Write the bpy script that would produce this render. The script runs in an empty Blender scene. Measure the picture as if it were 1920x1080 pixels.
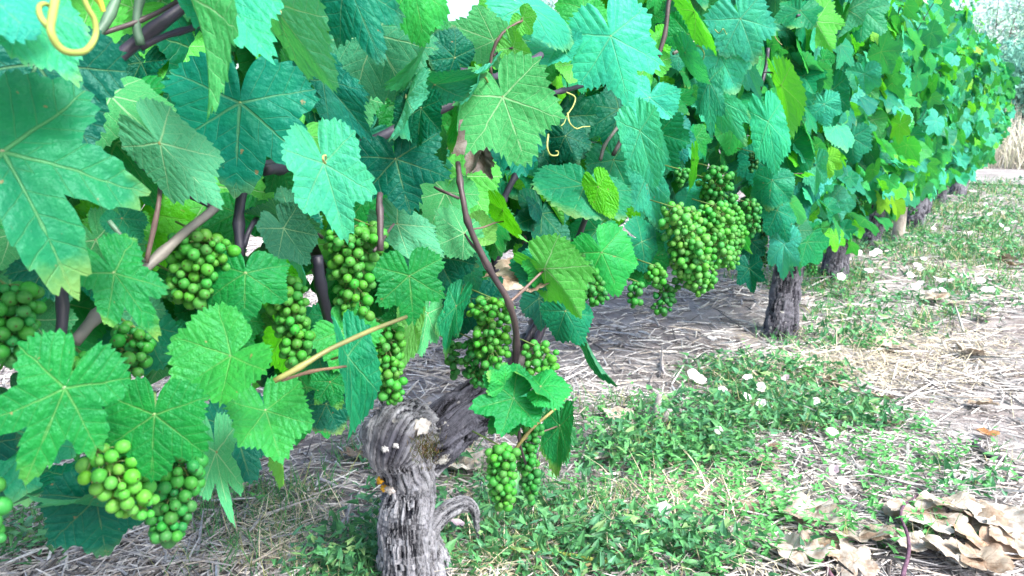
import bpy, math, random
import numpy as np
from mathutils import Vector, Matrix

random.seed(7)
RNG = np.random.default_rng(7)
scn = bpy.context.scene
COL = scn.collection

# ------------------------------------------------------------------ camera
CAM_H, PITCH, FPX = 0.80, math.radians(12.0), 1450.0
CAM = np.array([0.0, 0.0, CAM_H])
FWD = np.array([0.0, math.cos(PITCH), -math.sin(PITCH)])
UPV = np.array([0.0, math.sin(PITCH), math.cos(PITCH)])
RGT = np.array([1.0, 0.0, 0.0])
cd = bpy.data.cameras.new('camera')
cam = bpy.data.objects.new('camera', cd)
COL.objects.link(cam)
cam.location = CAM
cam.rotation_euler = (math.pi/2 - PITCH, 0, 0)
cd.sensor_width = 36.0
cd.lens = FPX/1920*36.0
cd.clip_start = 0.02
cd.clip_end = 2000
cd.dof.use_dof = True
cd.dof.focus_distance = 1.15
cd.dof.aperture_fstop = 14.0
scn.camera = cam

# ------------------------------------------------------------------ sky, sun, exposure
SUN_EL, SUN_AZ = math.radians(48), math.radians(136)      # azimuth clockwise from +Y
world = bpy.data.worlds.new('World')
scn.world = world
world.use_nodes = True
wn = world.node_tree
for n in list(wn.nodes): wn.nodes.remove(n)
sky = wn.nodes.new('ShaderNodeTexSky')
sky.sky_type = 'NISHITA'
sky.sun_disc = False
sky.sun_elevation = SUN_EL
sky.sun_rotation = SUN_AZ
sky.air_density = 1.0
sky.dust_density = 4.0
sky.ozone_density = 1.0
bg = wn.nodes.new('ShaderNodeBackground')
bg.inputs['Strength'].default_value = 0.105
wo = wn.nodes.new('ShaderNodeOutputWorld')
wn.links.new(sky.outputs[0], bg.inputs[0])
wn.links.new(bg.outputs[0], wo.inputs[0])
sd = bpy.data.lights.new('sun', 'SUN')
sd.energy = 1.5
sd.angle = math.radians(16)
sd.color = (1.0, 0.985, 0.965)
sun = bpy.data.objects.new('sun', sd)
COL.objects.link(sun)
sdir = Vector((math.sin(SUN_AZ)*math.cos(SUN_EL), math.cos(SUN_AZ)*math.cos(SUN_EL), math.sin(SUN_EL)))
sun.rotation_euler = sdir.to_track_quat('Z', 'Y').to_euler()
sun.location = (0, 0, 10)
vs = scn.view_settings
vs.view_transform = 'Standard'
vs.look = 'None'
vs.gamma = 1.0
vs.exposure = 2.3
vs.use_curve_mapping = False
scn.cycles.use_denoising = True
scn.cycles.max_bounces = 7
scn.cycles.diffuse_bounces = 4
scn.cycles.glossy_bounces = 2
scn.cycles.transmission_bounces = 4
scn.cycles.transparent_max_bounces = 4
scn.cycles.caustics_reflective = False
scn.cycles.caustics_refractive = False

# ------------------------------------------------------------------ geometry of the place
def ray(px, py):
    u, v = (px-960)/FPX, (py-540)/FPX
    return RGT*u + FWD - UPV*v
def at(px, py, depth):
    return CAM + ray(px, py)*depth
def gnd(px, py, z=0.0):
    d = ray(px, py)
    return CAM + d*((z-CAM_H)/d[2])
def proj(p):
    q = np.asarray(p) - CAM
    z = q @ FWD
    return 960 + FPX*(q @ RGT)/z, 540 - FPX*(q @ UPV)/z, z
BASE = gnd(768, 1092)                                   # foot of the near trunk
RD = np.array([0.562, 0.827, 0.0]); RD /= np.linalg.norm(RD)   # direction of the row
RN = np.array([RD[1], -RD[0], 0.0])                     # towards the camera side
PERP = -float(BASE @ RN)                                # camera to row line
def row(s, t, z):                                       # along the row, towards the path, up
    return BASE*np.array([1, 1, 0]) + RD*s + RN*t + np.array([0, 0, z])
def on(px, py, off):                                    # point on the vertical sheet `off` in front of the row line
    d = ray(px, py)
    r = -float(d @ RN)
    return CAM + d*((PERP-off)/max(r, 0.02))
def rowcoord(p):
    q = np.asarray(p) - BASE
    return float(q @ RD), float(q @ RN), float(p[2])

def hash3(ix, iy, iz):
    n = (ix*374761393 + iy*668265263 + iz*2147483647 + 1013904223) & 0x7fffffff
    n = ((n ^ (n >> 13))*1274126177) & 0x7fffffff
    n = n ^ (n >> 16)
    return (n & 0xffff)/65535.0
def vn(x, y, z=0.0):                                    # smooth value noise 0..1
    x, y, z = np.broadcast_arrays(np.asarray(x, float), np.asarray(y, float), np.asarray(z, float))
    ix, iy, iz = np.floor(x).astype(np.int64), np.floor(y).astype(np.int64), np.floor(z).astype(np.int64)
    fx, fy, fz = x-ix, y-iy, z-iz
    fx, fy, fz = fx*fx*(3-2*fx), fy*fy*(3-2*fy), fz*fz*(3-2*fz)
    r = 0
    for a in (0, 1):
        for b in (0, 1):
            for c in (0, 1):
                w = (fx if a else 1-fx)*(fy if b else 1-fy)*(fz if c else 1-fz)
                r = r + w*hash3(ix+a, iy+b, iz+c)
    return r
def gz(x, y):
    return 0.020*(vn(np.asarray(x)*2.3+40, np.asarray(y)*2.3+11)-.5) + 0.010*(vn(np.asarray(x)*9+3, np.asarray(y)*9+7)-.5)

# ------------------------------------------------------------------ mesh helpers
def build_mesh(name, V, F, uv=None, col=None, smooth=True, mat=None):
    """V (n,3); F list of (m,k) int arrays; uv, col per vertex"""
    me = bpy.data.meshes.new(name)
    V = np.asarray(V, np.float32)
    if not isinstance(F, (list, tuple)): F = [F]
    F = [np.asarray(f, np.int32) for f in F if len(f)]
    loops = np.concatenate([f.ravel() for f in F])
    sizes = np.concatenate([np.full(len(f), f.shape[1], np.int32) for f in F])
    starts = np.concatenate([[0], np.cumsum(sizes)[:-1]]).astype(np.int32)
    me.vertices.add(len(V)); me.loops.add(len(loops)); me.polygons.add(len(sizes))
    me.vertices.foreach_set('co', V.ravel())
    me.loops.foreach_set('vertex_index', loops)
    me.polygons.foreach_set('loop_start', starts)
    me.polygons.foreach_set('use_smooth', np.full(len(sizes), smooth, bool))
    if uv is not None:
        l = me.uv_layers.new(name='uv')
        l.data.foreach_set('uv', np.asarray(uv, np.float32)[loops].ravel())
    if col is not None:
        c = np.ones((len(V), 4), np.float32); c[:, :3] = col
        a = me.color_attributes.new('col', 'FLOAT_COLOR', 'POINT')
        a.data.foreach_set('color', c.ravel())
    if mat is not None: me.materials.append(mat)
    me.update(calc_edges=True)
    me.validate()
    return me
def add(name, data, parent=None, label=None, cat=None, group=None, kind=None, color=None, mw=None):
    o = bpy.data.objects.new(name, data)
    COL.objects.link(o)
    if parent is not None: o.parent = parent
    if mw is not None: o.matrix_basis = mw
    if label: o['label'] = label
    if cat: o['category'] = cat
    if group: o['group'] = group
    if kind: o['kind'] = kind
    if color is not None: o.color = (color[0], color[1], color[2], 1)
    return o
def spline(P, n):
    """Catmull-Rom through the points (k,d) -> n samples"""
    P = np.asarray(P, float)
    if len(P) == 2:
        t = np.linspace(0, 1, n)[:, None]; return P[0]*(1-t)+P[1]*t
    Q = np.vstack([2*P[0]-P[1], P, 2*P[-1]-P[-2]])
    t = np.linspace(0, len(P)-1-1e-9, n); i = t.astype(int); f = (t-i)[:, None]
    a, b, c, d = Q[i], Q[i+1], Q[i+2], Q[i+3]
    return .5*((2*b)+(-a+c)*f+(2*a-5*b+4*c-d)*f*f+(-a+3*b-3*c+d)*f**3)
def frames(C):
    T = np.gradient(C, axis=0); T /= np.linalg.norm(T, axis=1)[:, None]+1e-12
    ref = np.array([0.3, 0.2, 1.0]) if abs(T[0][2]) < .8 else np.array([1.0, 0.1, 0])
    A = np.zeros_like(C); B = np.zeros_like(C)
    a = np.cross(T[0], ref); a /= np.linalg.norm(a)
    for i in range(len(C)):
        a = a - T[i]*(a @ T[i]); a /= np.linalg.norm(a)+1e-12
        A[i] = a; B[i] = np.cross(T[i], a)
    return T, A, B
def tube(C, R, k=8):
    C = np.asarray(C, float); R = np.broadcast_to(np.asarray(R, float), (len(C),))
    T, A, B = frames(C); n = len(C)
    th = np.linspace(0, 2*math.pi, k, endpoint=False)
    V = (C[:, None, :] + R[:, None, None]*(np.cos(th)[None, :, None]*A[:, None, :] + np.sin(th)[None, :, None]*B[:, None, :])).reshape(-1, 3)
    i, j = np.meshgrid(np.arange(n-1), np.arange(k), indexing='ij')
    Q = np.stack([i*k+j, i*k+(j+1) % k, (i+1)*k+(j+1) % k, (i+1)*k+j], -1).reshape(-1, 4)
    V = np.vstack([V, C[0], C[-1]])
    j = np.arange(k)
    c0 = np.stack([np.full(k, n*k), (j+1) % k, j], -1)
    c1 = np.stack([np.full(k, n*k+1), (n-1)*k+j, (n-1)*k+(j+1) % k], -1)
    return V, [Q, np.vstack([c0, c1])]
def instance(V0, F0, M, P):
    """template (k,3) copied by matrices M (n,3,3) and points P (n,3)"""
    k = len(V0)
    V = np.einsum('nij,kj->nki', M, V0) + P[:, None, :]
    F = [(f[None]+(np.arange(len(P))*k)[:, None, None]).reshape(-1, f.shape[1]) for f in F0]
    return V.reshape(-1, 3), F
def rotmats(yaw, pitch, roll):
    cy, sy, cp, sp, cr, sr = np.cos(yaw), np.sin(yaw), np.cos(pitch), np.sin(pitch), np.cos(roll), np.sin(roll)
    z, o = np.zeros_like(cy), np.ones_like(cy)
    Z = np.stack([cy, -sy, z, sy, cy, z, z, z, o], -1).reshape(-1, 3, 3)
    X = np.stack([o, z, z, z, cp, -sp, z, sp, cp], -1).reshape(-1, 3, 3)
    Y = np.stack([cr, z, sr, z, o, z, -sr, z, cr], -1).reshape(-1, 3, 3)
    return Z @ X @ Y

# ------------------------------------------------------------------ materials
class NT:
    def __init__(s, name):
        s.m = bpy.data.materials.new(name); s.m.use_nodes = True
        s.t = s.m.node_tree
        for n in list(s.t.nodes): s.t.nodes.remove(n)
        s.out = s.t.nodes.new('ShaderNodeOutputMaterial')
    def n(s, ty, **kw):
        nd = s.t.nodes.new(ty)
        for k, v in kw.items(): setattr(nd, k, v)
        return nd
    def put(s, inp, v):
        if isinstance(v, bpy.types.NodeSocket): s.t.links.new(v, inp)
        elif v is not None: inp.default_value = v
    def math(s, op, a, b=None, c=None):
        nd = s.n('ShaderNodeMath', operation=op)
        for i, v in enumerate((a, b, c)):
            if v is not None: s.put(nd.inputs[i], v)
        return nd.outputs[0]
    def mix(s, f, a, b, mode='MIX'):
        nd = s.n('ShaderNodeMix', data_type='RGBA', blend_type=mode)
        s.put(nd.inputs[0], f); s.put(nd.inputs[6], a); s.put(nd.inputs[7], b)
        return nd.outputs[2]
    def mixf(s, f, a, b):
        nd = s.n('ShaderNodeMix', data_type='FLOAT')
        s.put(nd.inputs[0], f); s.put(nd.inputs[2], a); s.put(nd.inputs[3], b)
        return nd.outputs[0]
    def step(s, v, a, b, x=0.0, y=1.0):
        nd = s.n('ShaderNodeMapRange', interpolation_type='SMOOTHSTEP')
        s.put(nd.inputs[0], v)
        for i, q in zip((1, 2, 3, 4), (a, b, x, y)): s.put(nd.inputs[i], q)
        return nd.outputs[0]
    def noise(s, vec, scale, detail=4, rough=.6, dist=0.0):
        nd = s.n('ShaderNodeTexNoise')
        if vec is not None: s.put(nd.inputs['Vector'], vec)
        nd.inputs['Scale'].default_value = scale; nd.inputs['Detail'].default_value = detail
        nd.inputs['Roughness'].default_value = rough; nd.inputs['Distortion'].default_value = dist
        return nd.outputs[0]
    def mapping(s, vec, scale=(1, 1, 1), loc=None):
        nd = s.n('ShaderNodeMapping'); s.put(nd.inputs[0], vec); nd.inputs['Scale'].default_value = scale
        if loc is not None: s.put(nd.inputs['Location'], loc)
        return nd.outputs[0]
    def bsdf(s, color, rough=.5, spec=.5, normal=None, **kw):
        p = s.n('ShaderNodeBsdfPrincipled')
        s.put(p.inputs['Base Color'], color); s.put(p.inputs['Roughness'], rough)
        s.put(p.inputs['Specular IOR Level'], spec)
        if normal is not None: s.put(p.inputs['Normal'], normal)
        for k, v in kw.items(): s.put(p.inputs[k.replace('_', ' ')], v)
        return p.outputs[0]
    def bump(s, h, strength=.3, dist=.01):
        b = s.n('ShaderNodeBump'); b.inputs['Strength'].default_value = strength
        b.inputs['Distance'].default_value = dist; s.put(b.inputs['Height'], h); return b.outputs[0]
    def done(s, sh):
        s.t.links.new(sh, s.out.inputs[0]); return s.m
def rgb(*c): return (c[0], c[1], c[2], 1.0)

def leaf_material(name, per_object, dry=False):
    t = NT(name)
    uv = t.n('ShaderNodeUVMap', uv_map='uv').outputs[0]
    sep = t.n('ShaderNodeSeparateXYZ'); t.put(sep.inputs[0], uv)
    x, y = sep.outputs[0], sep.outputs[1]
    if per_object:
        oi = t.n('ShaderNodeObjectInfo'); base, rnd = oi.outputs['Color'], oi.outputs['Random']
    else:
        at_ = t.n('ShaderNodeAttribute', attribute_name='col'); base = at_.outputs['Color']
        rnd = t.math('FRACT', t.math('MULTIPLY', at_.outputs['Fac'], 37.0))
    seedv = t.n('ShaderNodeCombineXYZ'); t.put(seedv.inputs[2], t.math('MULTIPLY', rnd, 60.0))
    add_ = t.n('ShaderNodeVectorMath', operation='ADD'); t.put(add_.inputs[0], uv); t.put(add_.inputs[1], seedv.outputs[0])
    p = add_.outputs[0]
    # the five main veins and their side veins, from the leaf's own coordinates
    ax = t.math('ABSOLUTE', x)
    th = t.math('ARCTAN2', ax, y)
    r = t.math('SQRT', t.math('ADD', t.math('MULTIPLY', x, x), t.math('MULTIPLY', y, y)))
    wob = t.math('MULTIPLY', t.math('SUBTRACT', t.noise(p, 3.0, 2), .5), .16)
    th = t.math('ADD', th, wob)
    s1 = t.math('GREATER_THAN', th, math.radians(25)); s2 = t.math('GREATER_THAN', th, math.radians(80))
    loc = t.math('SUBTRACT', th, t.math('ADD', t.math('MULTIPLY', s1, math.radians(52)), t.math('MULTIPLY', s2, math.radians(60))))
    a = t.math('MULTIPLY', r, t.math('COSINE', loc))
    b = t.math('ABSOLUTE', t.math('MULTIPLY', r, t.math('SINE', loc)))
    w = t.math('MAXIMUM', t.math('MULTIPLY', t.math('SUBTRACT', 1.1, r), .019), .004)
    main = t.step(b, w, t.math('MULTIPLY', w, .35), 0, 1)
    f = t.math('FRACT', t.math('ADD', t.math('MULTIPLY', t.math('SUBTRACT', a, t.math('MULTIPLY', b, .85)), 6.0), t.math('MULTIPLY', rnd, 3.0)))
    f = t.math('ABSOLUTE', t.math('SUBTRACT', f, .5))
    side = t.math('MULTIPLY', t.step(f, .052, .012, 0, 1), t.step(r, .05, .2))
    vor = t.n('ShaderNodeTexVoronoi', feature='DISTANCE_TO_EDGE'); t.put(vor.inputs['Vector'], p); vor.inputs['Scale'].default_value = 24.0
    net = t.step(vor.outputs[0], .10, .0, 0, 1)
    vein = t.math('MAXIMUM', main, t.math('MULTIPLY', side, .45))
    veinall = t.math('MAXIMUM', vein, t.math('MULTIPLY', net, .22))
    blot = t.noise(p, 2.2, 5, .65)
    fine = t.noise(p, 22.0, 3, .6)
    back = t.n('ShaderNodeNewGeometry').outputs['Backfacing']
    if dry:
        c = t.mix(t.step(blot, .35, .7), base, t.mix(1.0, base, rgb(.55, .42, .34), 'MULTIPLY'))
        c = t.mix(t.math('MULTIPLY', veinall, .5), c, t.mix(1.0, c, rgb(.6, .5, .42), 'MULTIPLY'))
        c = t.mix(t.math('MULTIPLY', t.step(fine, .6, .8), .35), c, rgb(.10, .06, .035))
        hgt = t.math('ADD', t.math('MULTIPLY', fine, .5), vein)
        sh = t.bsdf(c, .8, .2, t.bump(hgt, .5, .006))
        tr = t.n('ShaderNodeBsdfTranslucent'); t.put(tr.inputs[0], c)
        mx = t.n('ShaderNodeMixShader'); mx.inputs[0].default_value = .12
        t.t.links.new(sh, mx.inputs[1]); t.t.links.new(tr.outputs[0], mx.inputs[2])
        return t.done(mx.outputs[0])
    c = t.mix(t.step(blot, .3, .75), t.mix(1.0, base, rgb(.80, .84, .9), 'MULTIPLY'), t.mix(1.0, base, rgb(1.25, 1.12, .95), 'MULTIPLY'))
    c = t.mix(t.math('MULTIPLY', net, .06), c, t.mix(1.0, c, rgb(.6, .72, .7), 'MULTIPLY'))
    pale = t.mix(.5, base, rgb(.42, .62, .22))
    c = t.mix(t.math('MULTIPLY', vein, .27), c, pale)
    # yellowed and scorched rim on some leaves
    rim = t.math('MULTIPLY', t.step(t.math('ADD', r, t.math('MULTIPLY', blot, .5)), .98, 1.22), t.step(rnd, .45, .9))
    c = t.mix(t.math('MULTIPLY', rim, .3), c, rgb(.36, .46, .08))
    spot = t.math('MULTIPLY', t.step(t.noise(p, 7.0, 3, .5), .71, .74), t.step(rnd, .25, .5))
    c = t.mix(t.math('MULTIPLY', spot, .8), c, rgb(.22, .14, .07))
    dust = t.step(t.noise(p, 60.0, 2, .5), .70, .78)
    c = t.mix(t.math('MULTIPLY', dust, .13), c, rgb(.5, .62, .55))
    under = t.mix(.34, t.mix(1.0, base, rgb(1.15, 1.15, 1.4), 'MULTIPLY'), rgb(.11, .36, .19))
    under = t.mix(t.math('MULTIPLY', veinall, .6), under, rgb(.34, .56, .30))
    c = t.mix(back, c, under)
    hgt = t.math('ADD', t.math('ADD', t.math('MULTIPLY', vein, -1.0), t.math('MULTIPLY', t.noise(p, 13.0, 2, .5), .9)), t.math('MULTIPLY', blot, 1.6))
    hgt = t.math('MULTIPLY', hgt, t.mixf(back, 1.0, -1.0))
    quilt = t.math('MULTIPLY', t.step(f, .0, .42), t.step(b, .0, .14))
    hgt = t.math('ADD', hgt, t.math('MULTIPLY', t.math('MULTIPLY', quilt, .22), t.mixf(back, 1.0, -1.0)))
    nrm = t.bump(hgt, .5, .004)
    rough = t.mixf(back, t.math('ADD', .34, t.math('MULTIPLY', fine, .2)), .65)
    spec = t.mixf(back, .26, .10)
    sh = t.bsdf(c, rough, spec, nrm, Specular_Tint=rgb(.45, 1.0, .85))
    tc = t.mix(1.0, t.mix(.35, base, c), rgb(1.5, 1.45, .45), 'MULTIPLY')
    tc = t.mix(t.math('MULTIPLY', vein, .5), tc, t.mix(1.0, tc, rgb(.5, .55, .5), 'MULTIPLY'))
    tr = t.n('ShaderNodeBsdfTranslucent'); t.put(tr.inputs[0], tc); t.put(tr.inputs['Normal'], nrm)
    mx = t.n('ShaderNodeMixShader'); mx.inputs[0].default_value = .32
    t.t.links.new(sh, mx.inputs[1]); t.t.links.new(tr.outputs[0], mx.inputs[2])
    return t.done(mx.outputs[0])
M_LEAF = leaf_material('vine_leaf', True)
M_LEAFM = leaf_material('vine_leaf_mass', False)
M_DRY = leaf_material('dry_leaf', True, dry=True)

def bark_material(name, dark, light, scale=1.0):
    t = NT(name)
    a = t.n('ShaderNodeAttribute', attribute_name='col')        # r along, g round, b fibre
    sp = t.n('ShaderNodeSeparateXYZ'); t.put(sp.inputs[0], a.outputs['Vector'])
    obj = t.n('ShaderNodeTexCoord').outputs['Object']
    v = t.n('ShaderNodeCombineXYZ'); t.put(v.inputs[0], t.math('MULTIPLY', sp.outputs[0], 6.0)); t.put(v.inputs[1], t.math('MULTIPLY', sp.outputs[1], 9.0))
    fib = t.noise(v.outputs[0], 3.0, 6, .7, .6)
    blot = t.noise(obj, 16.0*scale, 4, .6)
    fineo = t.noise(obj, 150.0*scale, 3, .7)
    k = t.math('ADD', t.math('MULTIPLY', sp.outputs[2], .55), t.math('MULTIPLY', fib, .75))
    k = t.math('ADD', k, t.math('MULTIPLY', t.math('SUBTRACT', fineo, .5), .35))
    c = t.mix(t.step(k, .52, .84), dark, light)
    c = t.mix(a.outputs['Alpha'], t.mix(1.0, c, rgb(.20, .20, .24), 'MULTIPLY'), c)
    c = t.mix(t.math('MULTIPLY', t.step(blot, .45, .7), .55), c, t.mix(1.0, c, rgb(.38, .36, .42), 'MULTIPLY'))
    lich = t.math('MULTIPLY', t.step(t.noise(obj, 38*scale, 3, .6), .62, .68), t.step(t.noise(obj, 9*scale, 2), .5, .6))
    c = t.mix(t.math('MULTIPLY', lich, .7), c, rgb(.5, .5, .47))
    n = t.bump(t.math('ADD', t.math('ADD', fib, t.math('MULTIPLY', sp.outputs[2], .6)), t.math('MULTIPLY', fineo, .35)), .9, .006)
    return t.done(t.bsdf(c, .9, .15, n))
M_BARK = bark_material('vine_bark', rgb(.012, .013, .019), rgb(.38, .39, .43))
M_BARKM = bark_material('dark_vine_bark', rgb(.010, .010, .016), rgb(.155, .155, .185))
M_BARKD = bark_material('charred_bark', rgb(.014, .014, .018), rgb(.085, .08, .09))

def cane_material():
    t = NT('cane_bark')
    oi = t.n('ShaderNodeObjectInfo').outputs['Color']
    obj = t.n('ShaderNodeTexCoord').outputs['Object']
    n1 = t.noise(obj, 60, 4, .6); n2 = t.noise(obj, 12, 3, .6)
    c = t.mix(t.step(n2, .3, .75), t.mix(1.0, oi, rgb(.55, .55, .6), 'MULTIPLY'), t.mix(1.0, oi, rgb(1.5, 1.45, 1.3), 'MULTIPLY'))
    c = t.mix(t.math('MULTIPLY', t.step(n1, .62, .75), .5), c, t.mix(1.0, c, rgb(.35, .3, .3), 'MULTIPLY'))
    return t.done(t.bsdf(c, .5, .4, t.bump(n1, .4, .002)))
M_CANE = cane_material()

def simple(name, color, rough=.6, spec=.3, var=.3, scale=20, trans=0.0, attr=False, bump=.2, obj_color=False):
    t = NT(name)
    if attr: base = t.n('ShaderNodeAttribute', attribute_name='col').outputs['Color']
    elif obj_color: base = t.n('ShaderNodeObjectInfo').outputs['Color']
    else: base = color
    obj = t.n('ShaderNodeTexCoord').outputs['Object']
    n = t.noise(obj, scale, 4, .6)
    lo = t.mix(1.0, base, rgb(1-var, 1-var, 1-var), 'MULTIPLY'); hi = t.mix(1.0, base, rgb(1+var, 1+var, 1+var), 'MULTIPLY')
    c = t.mix(t.step(n, .3, .7), lo, hi)
    sh = t.bsdf(c, rough, spec, t.bump(n, bump, .003))
    if trans > 0:
        tr = t.n('ShaderNodeBsdfTranslucent'); t.put(tr.inputs[0], c)
        mx = t.n('ShaderNodeMixShader'); mx.inputs[0].default_value = trans
        t.t.links.new(sh, mx.inputs[1]); t.t.links.new(tr.outputs[0], mx.inputs[2]); sh = mx.outputs[0]
    return t.done(sh)
M_WEED = simple('bindweed_leaf', None, .5, .35, .25, 60, .3, attr=True)
M_STRAW = simple('wood_litter', None, .85, .15, .3, 120, 0, attr=True)
M_PETAL = simple('petal', None, .6, .3, .06, 60, .35, obj_color=True, bump=.1)
M_TWIG = simple('twig_bark', None, .8, .2, .4, 90, 0, obj_color=True, bump=.6)
M_WIRE = simple('galvanised_wire', rgb(.33, .36, .42), .45, .5, .2, 40)
M_TENDRIL = simple('tendril_skin', None, .55, .25, .15, 40, .2, obj_color=True)
M_FAR = simple('far_foliage', None, .6, .2, .25, 8, .25, attr=True)

def berry_material():
    t = NT('berry_skin')
    oi = t.n('ShaderNodeObjectInfo')
    obj = t.n('ShaderNodeTexCoord').outputs['Object']
    s = t.n('ShaderNodeSeparateXYZ'); t.put(s.inputs[0], obj)
    ofs = t.n('ShaderNodeCombineXYZ'); t.put(ofs.inputs[0], t.math('MULTIPLY', oi.outputs['Random'], 50))
    v = t.n('ShaderNodeVectorMath', operation='ADD'); t.put(v.inputs[0], obj); t.put(v.inputs[1], ofs.outputs[0])
    n = t.noise(v.outputs[0], 2.2, 4, .6); f = t.noise(v.outputs[0], 26, 2, .5)
    c = t.mix(t.step(n, .3, .75), t.mix(1.0, oi.outputs['Color'], rgb(.78, .88, .9), 'MULTIPLY'), t.mix(1.0, oi.outputs['Color'], rgb(1.1, 1.1, .95), 'MULTIPLY'))
    c = t.mix(t.math('MULTIPLY', t.step(f, .66, .74), .3), c, rgb(.42, .55, .30))
    tip = t.step(s.outputs[2], .962, .992)
    c = t.mix(tip, c, rgb(.06, .045, .02))
    p = t.bsdf(c, t.math('ADD', .36, t.math('MULTIPLY', n, .24)), .3)
    tr = t.n('ShaderNodeBsdfTranslucent'); t.put(tr.inputs[0], t.mix(1.0, c, rgb(1.2, 1.3, .8), 'MULTIPLY'))
    mx = t.n('ShaderNodeMixShader'); mx.inputs[0].default_value = .30
    t.t.links.new(p, mx.inputs[1]); t.t.links.new(tr.outputs[0], mx.inputs[2])
    return t.done(mx.outputs[0])
M_BERRY = berry_material()

def soil_material():
    t = NT('soil')
    obj = t.n('ShaderNodeTexCoord').outputs['Object']
    big = t.noise(obj, 1.3, 4, .6); mid = t.noise(obj, 9, 5, .65); fine = t.noise(obj, 90, 4, .7); grit = t.noise(obj, 420, 2, .6)
    c = t.mix(t.step(mid, .35, .7), rgb(.18, .155, .15), rgb(.37, .35, .35))
    c = t.mix(t.math('MULTIPLY', t.step(big, .4, .65), .6), c, rgb(.40, .38, .375))
    c = t.mix(t.math('MULTIPLY', t.step(fine, .52, .72), .6), c, rgb(.10, .075, .06))
    c = t.mix(t.math('MULTIPLY', t.step(grit, .60, .74), .5), c, rgb(.50, .46, .43))
    h = t.math('ADD', t.math('MULTIPLY', mid, 1.0), t.math('ADD', t.math('MULTIPLY', fine, .5), t.math('MULTIPLY', grit, .12)))
    return t.done(t.bsdf(c, .95, .1, t.bump(h, 1.0, .02)))
M_SOIL = soil_material()
def track_material():
    t = NT('gravel_track')
    obj = t.n('ShaderNodeTexCoord').outputs['Object']
    a = t.noise(obj, 2.5, 5, .65); b = t.noise(obj, 40, 4, .7)
    c = t.mix(t.step(a, .35, .7), rgb(.20, .19, .18), rgb(.36, .355, .35))
    c = t.mix(t.math('MULTIPLY', t.step(b, .5, .7), .5), c, rgb(.25, .22, .20))
    return t.done(t.bsdf(c, .95, .1, t.bump(b, .8, .02)))
M_TRACK = track_material()

# ------------------------------------------------------------------ ground, track
def sinh_axis(c, span, n, k):
    u = np.linspace(-1, 1, n); return c + span*np.sinh(k*u)/math.sinh(k)
gx, gy = sinh_axis(1.2, 400, 181, 7.2), sinh_axis(2.6, 400, 181, 7.2)
GX, GY = np.meshgrid(gx, gy, indexing='ij')
V = np.stack([GX, GY, gz(GX, GY)], -1).reshape(-1, 3)
i, j = np.meshgrid(np.arange(180), np.arange(180), indexing='ij')
F = np.stack([i*181+j, (i+1)*181+j, (i+1)*181+j+1, i*181+j+1], -1).reshape(-1, 4)
add('ground', build_mesh('ground', V, F, mat=M_SOIL), kind='structure', label='pale dry soil between the vine rows', cat='ground')
ts = np.linspace(-40, 60, 120); ss = np.linspace(11.3, 15.2, 9)
T_, S_ = np.meshgrid(ts, ss, indexing='ij')
P = BASE[None, None]*np.array([1, 1, 0]) + RD*S_[..., None] + RN*T_[..., None]
P[..., 2] = .012 + .01*vn(P[..., 0]*.8, P[..., 1]*.8)
i, j = np.meshgrid(np.arange(119), np.arange(8), indexing='ij')
F = np.stack([i*9+j, (i+1)*9+j, (i+1)*9+j+1, i*9+j+1], -1).reshape(-1, 4)[:, ::-1]
add('track', build_mesh('track', P.reshape(-1, 3), F, mat=M_TRACK), kind='structure', label='pale gravel track crossing beyond the end of the row', cat='track')

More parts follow.
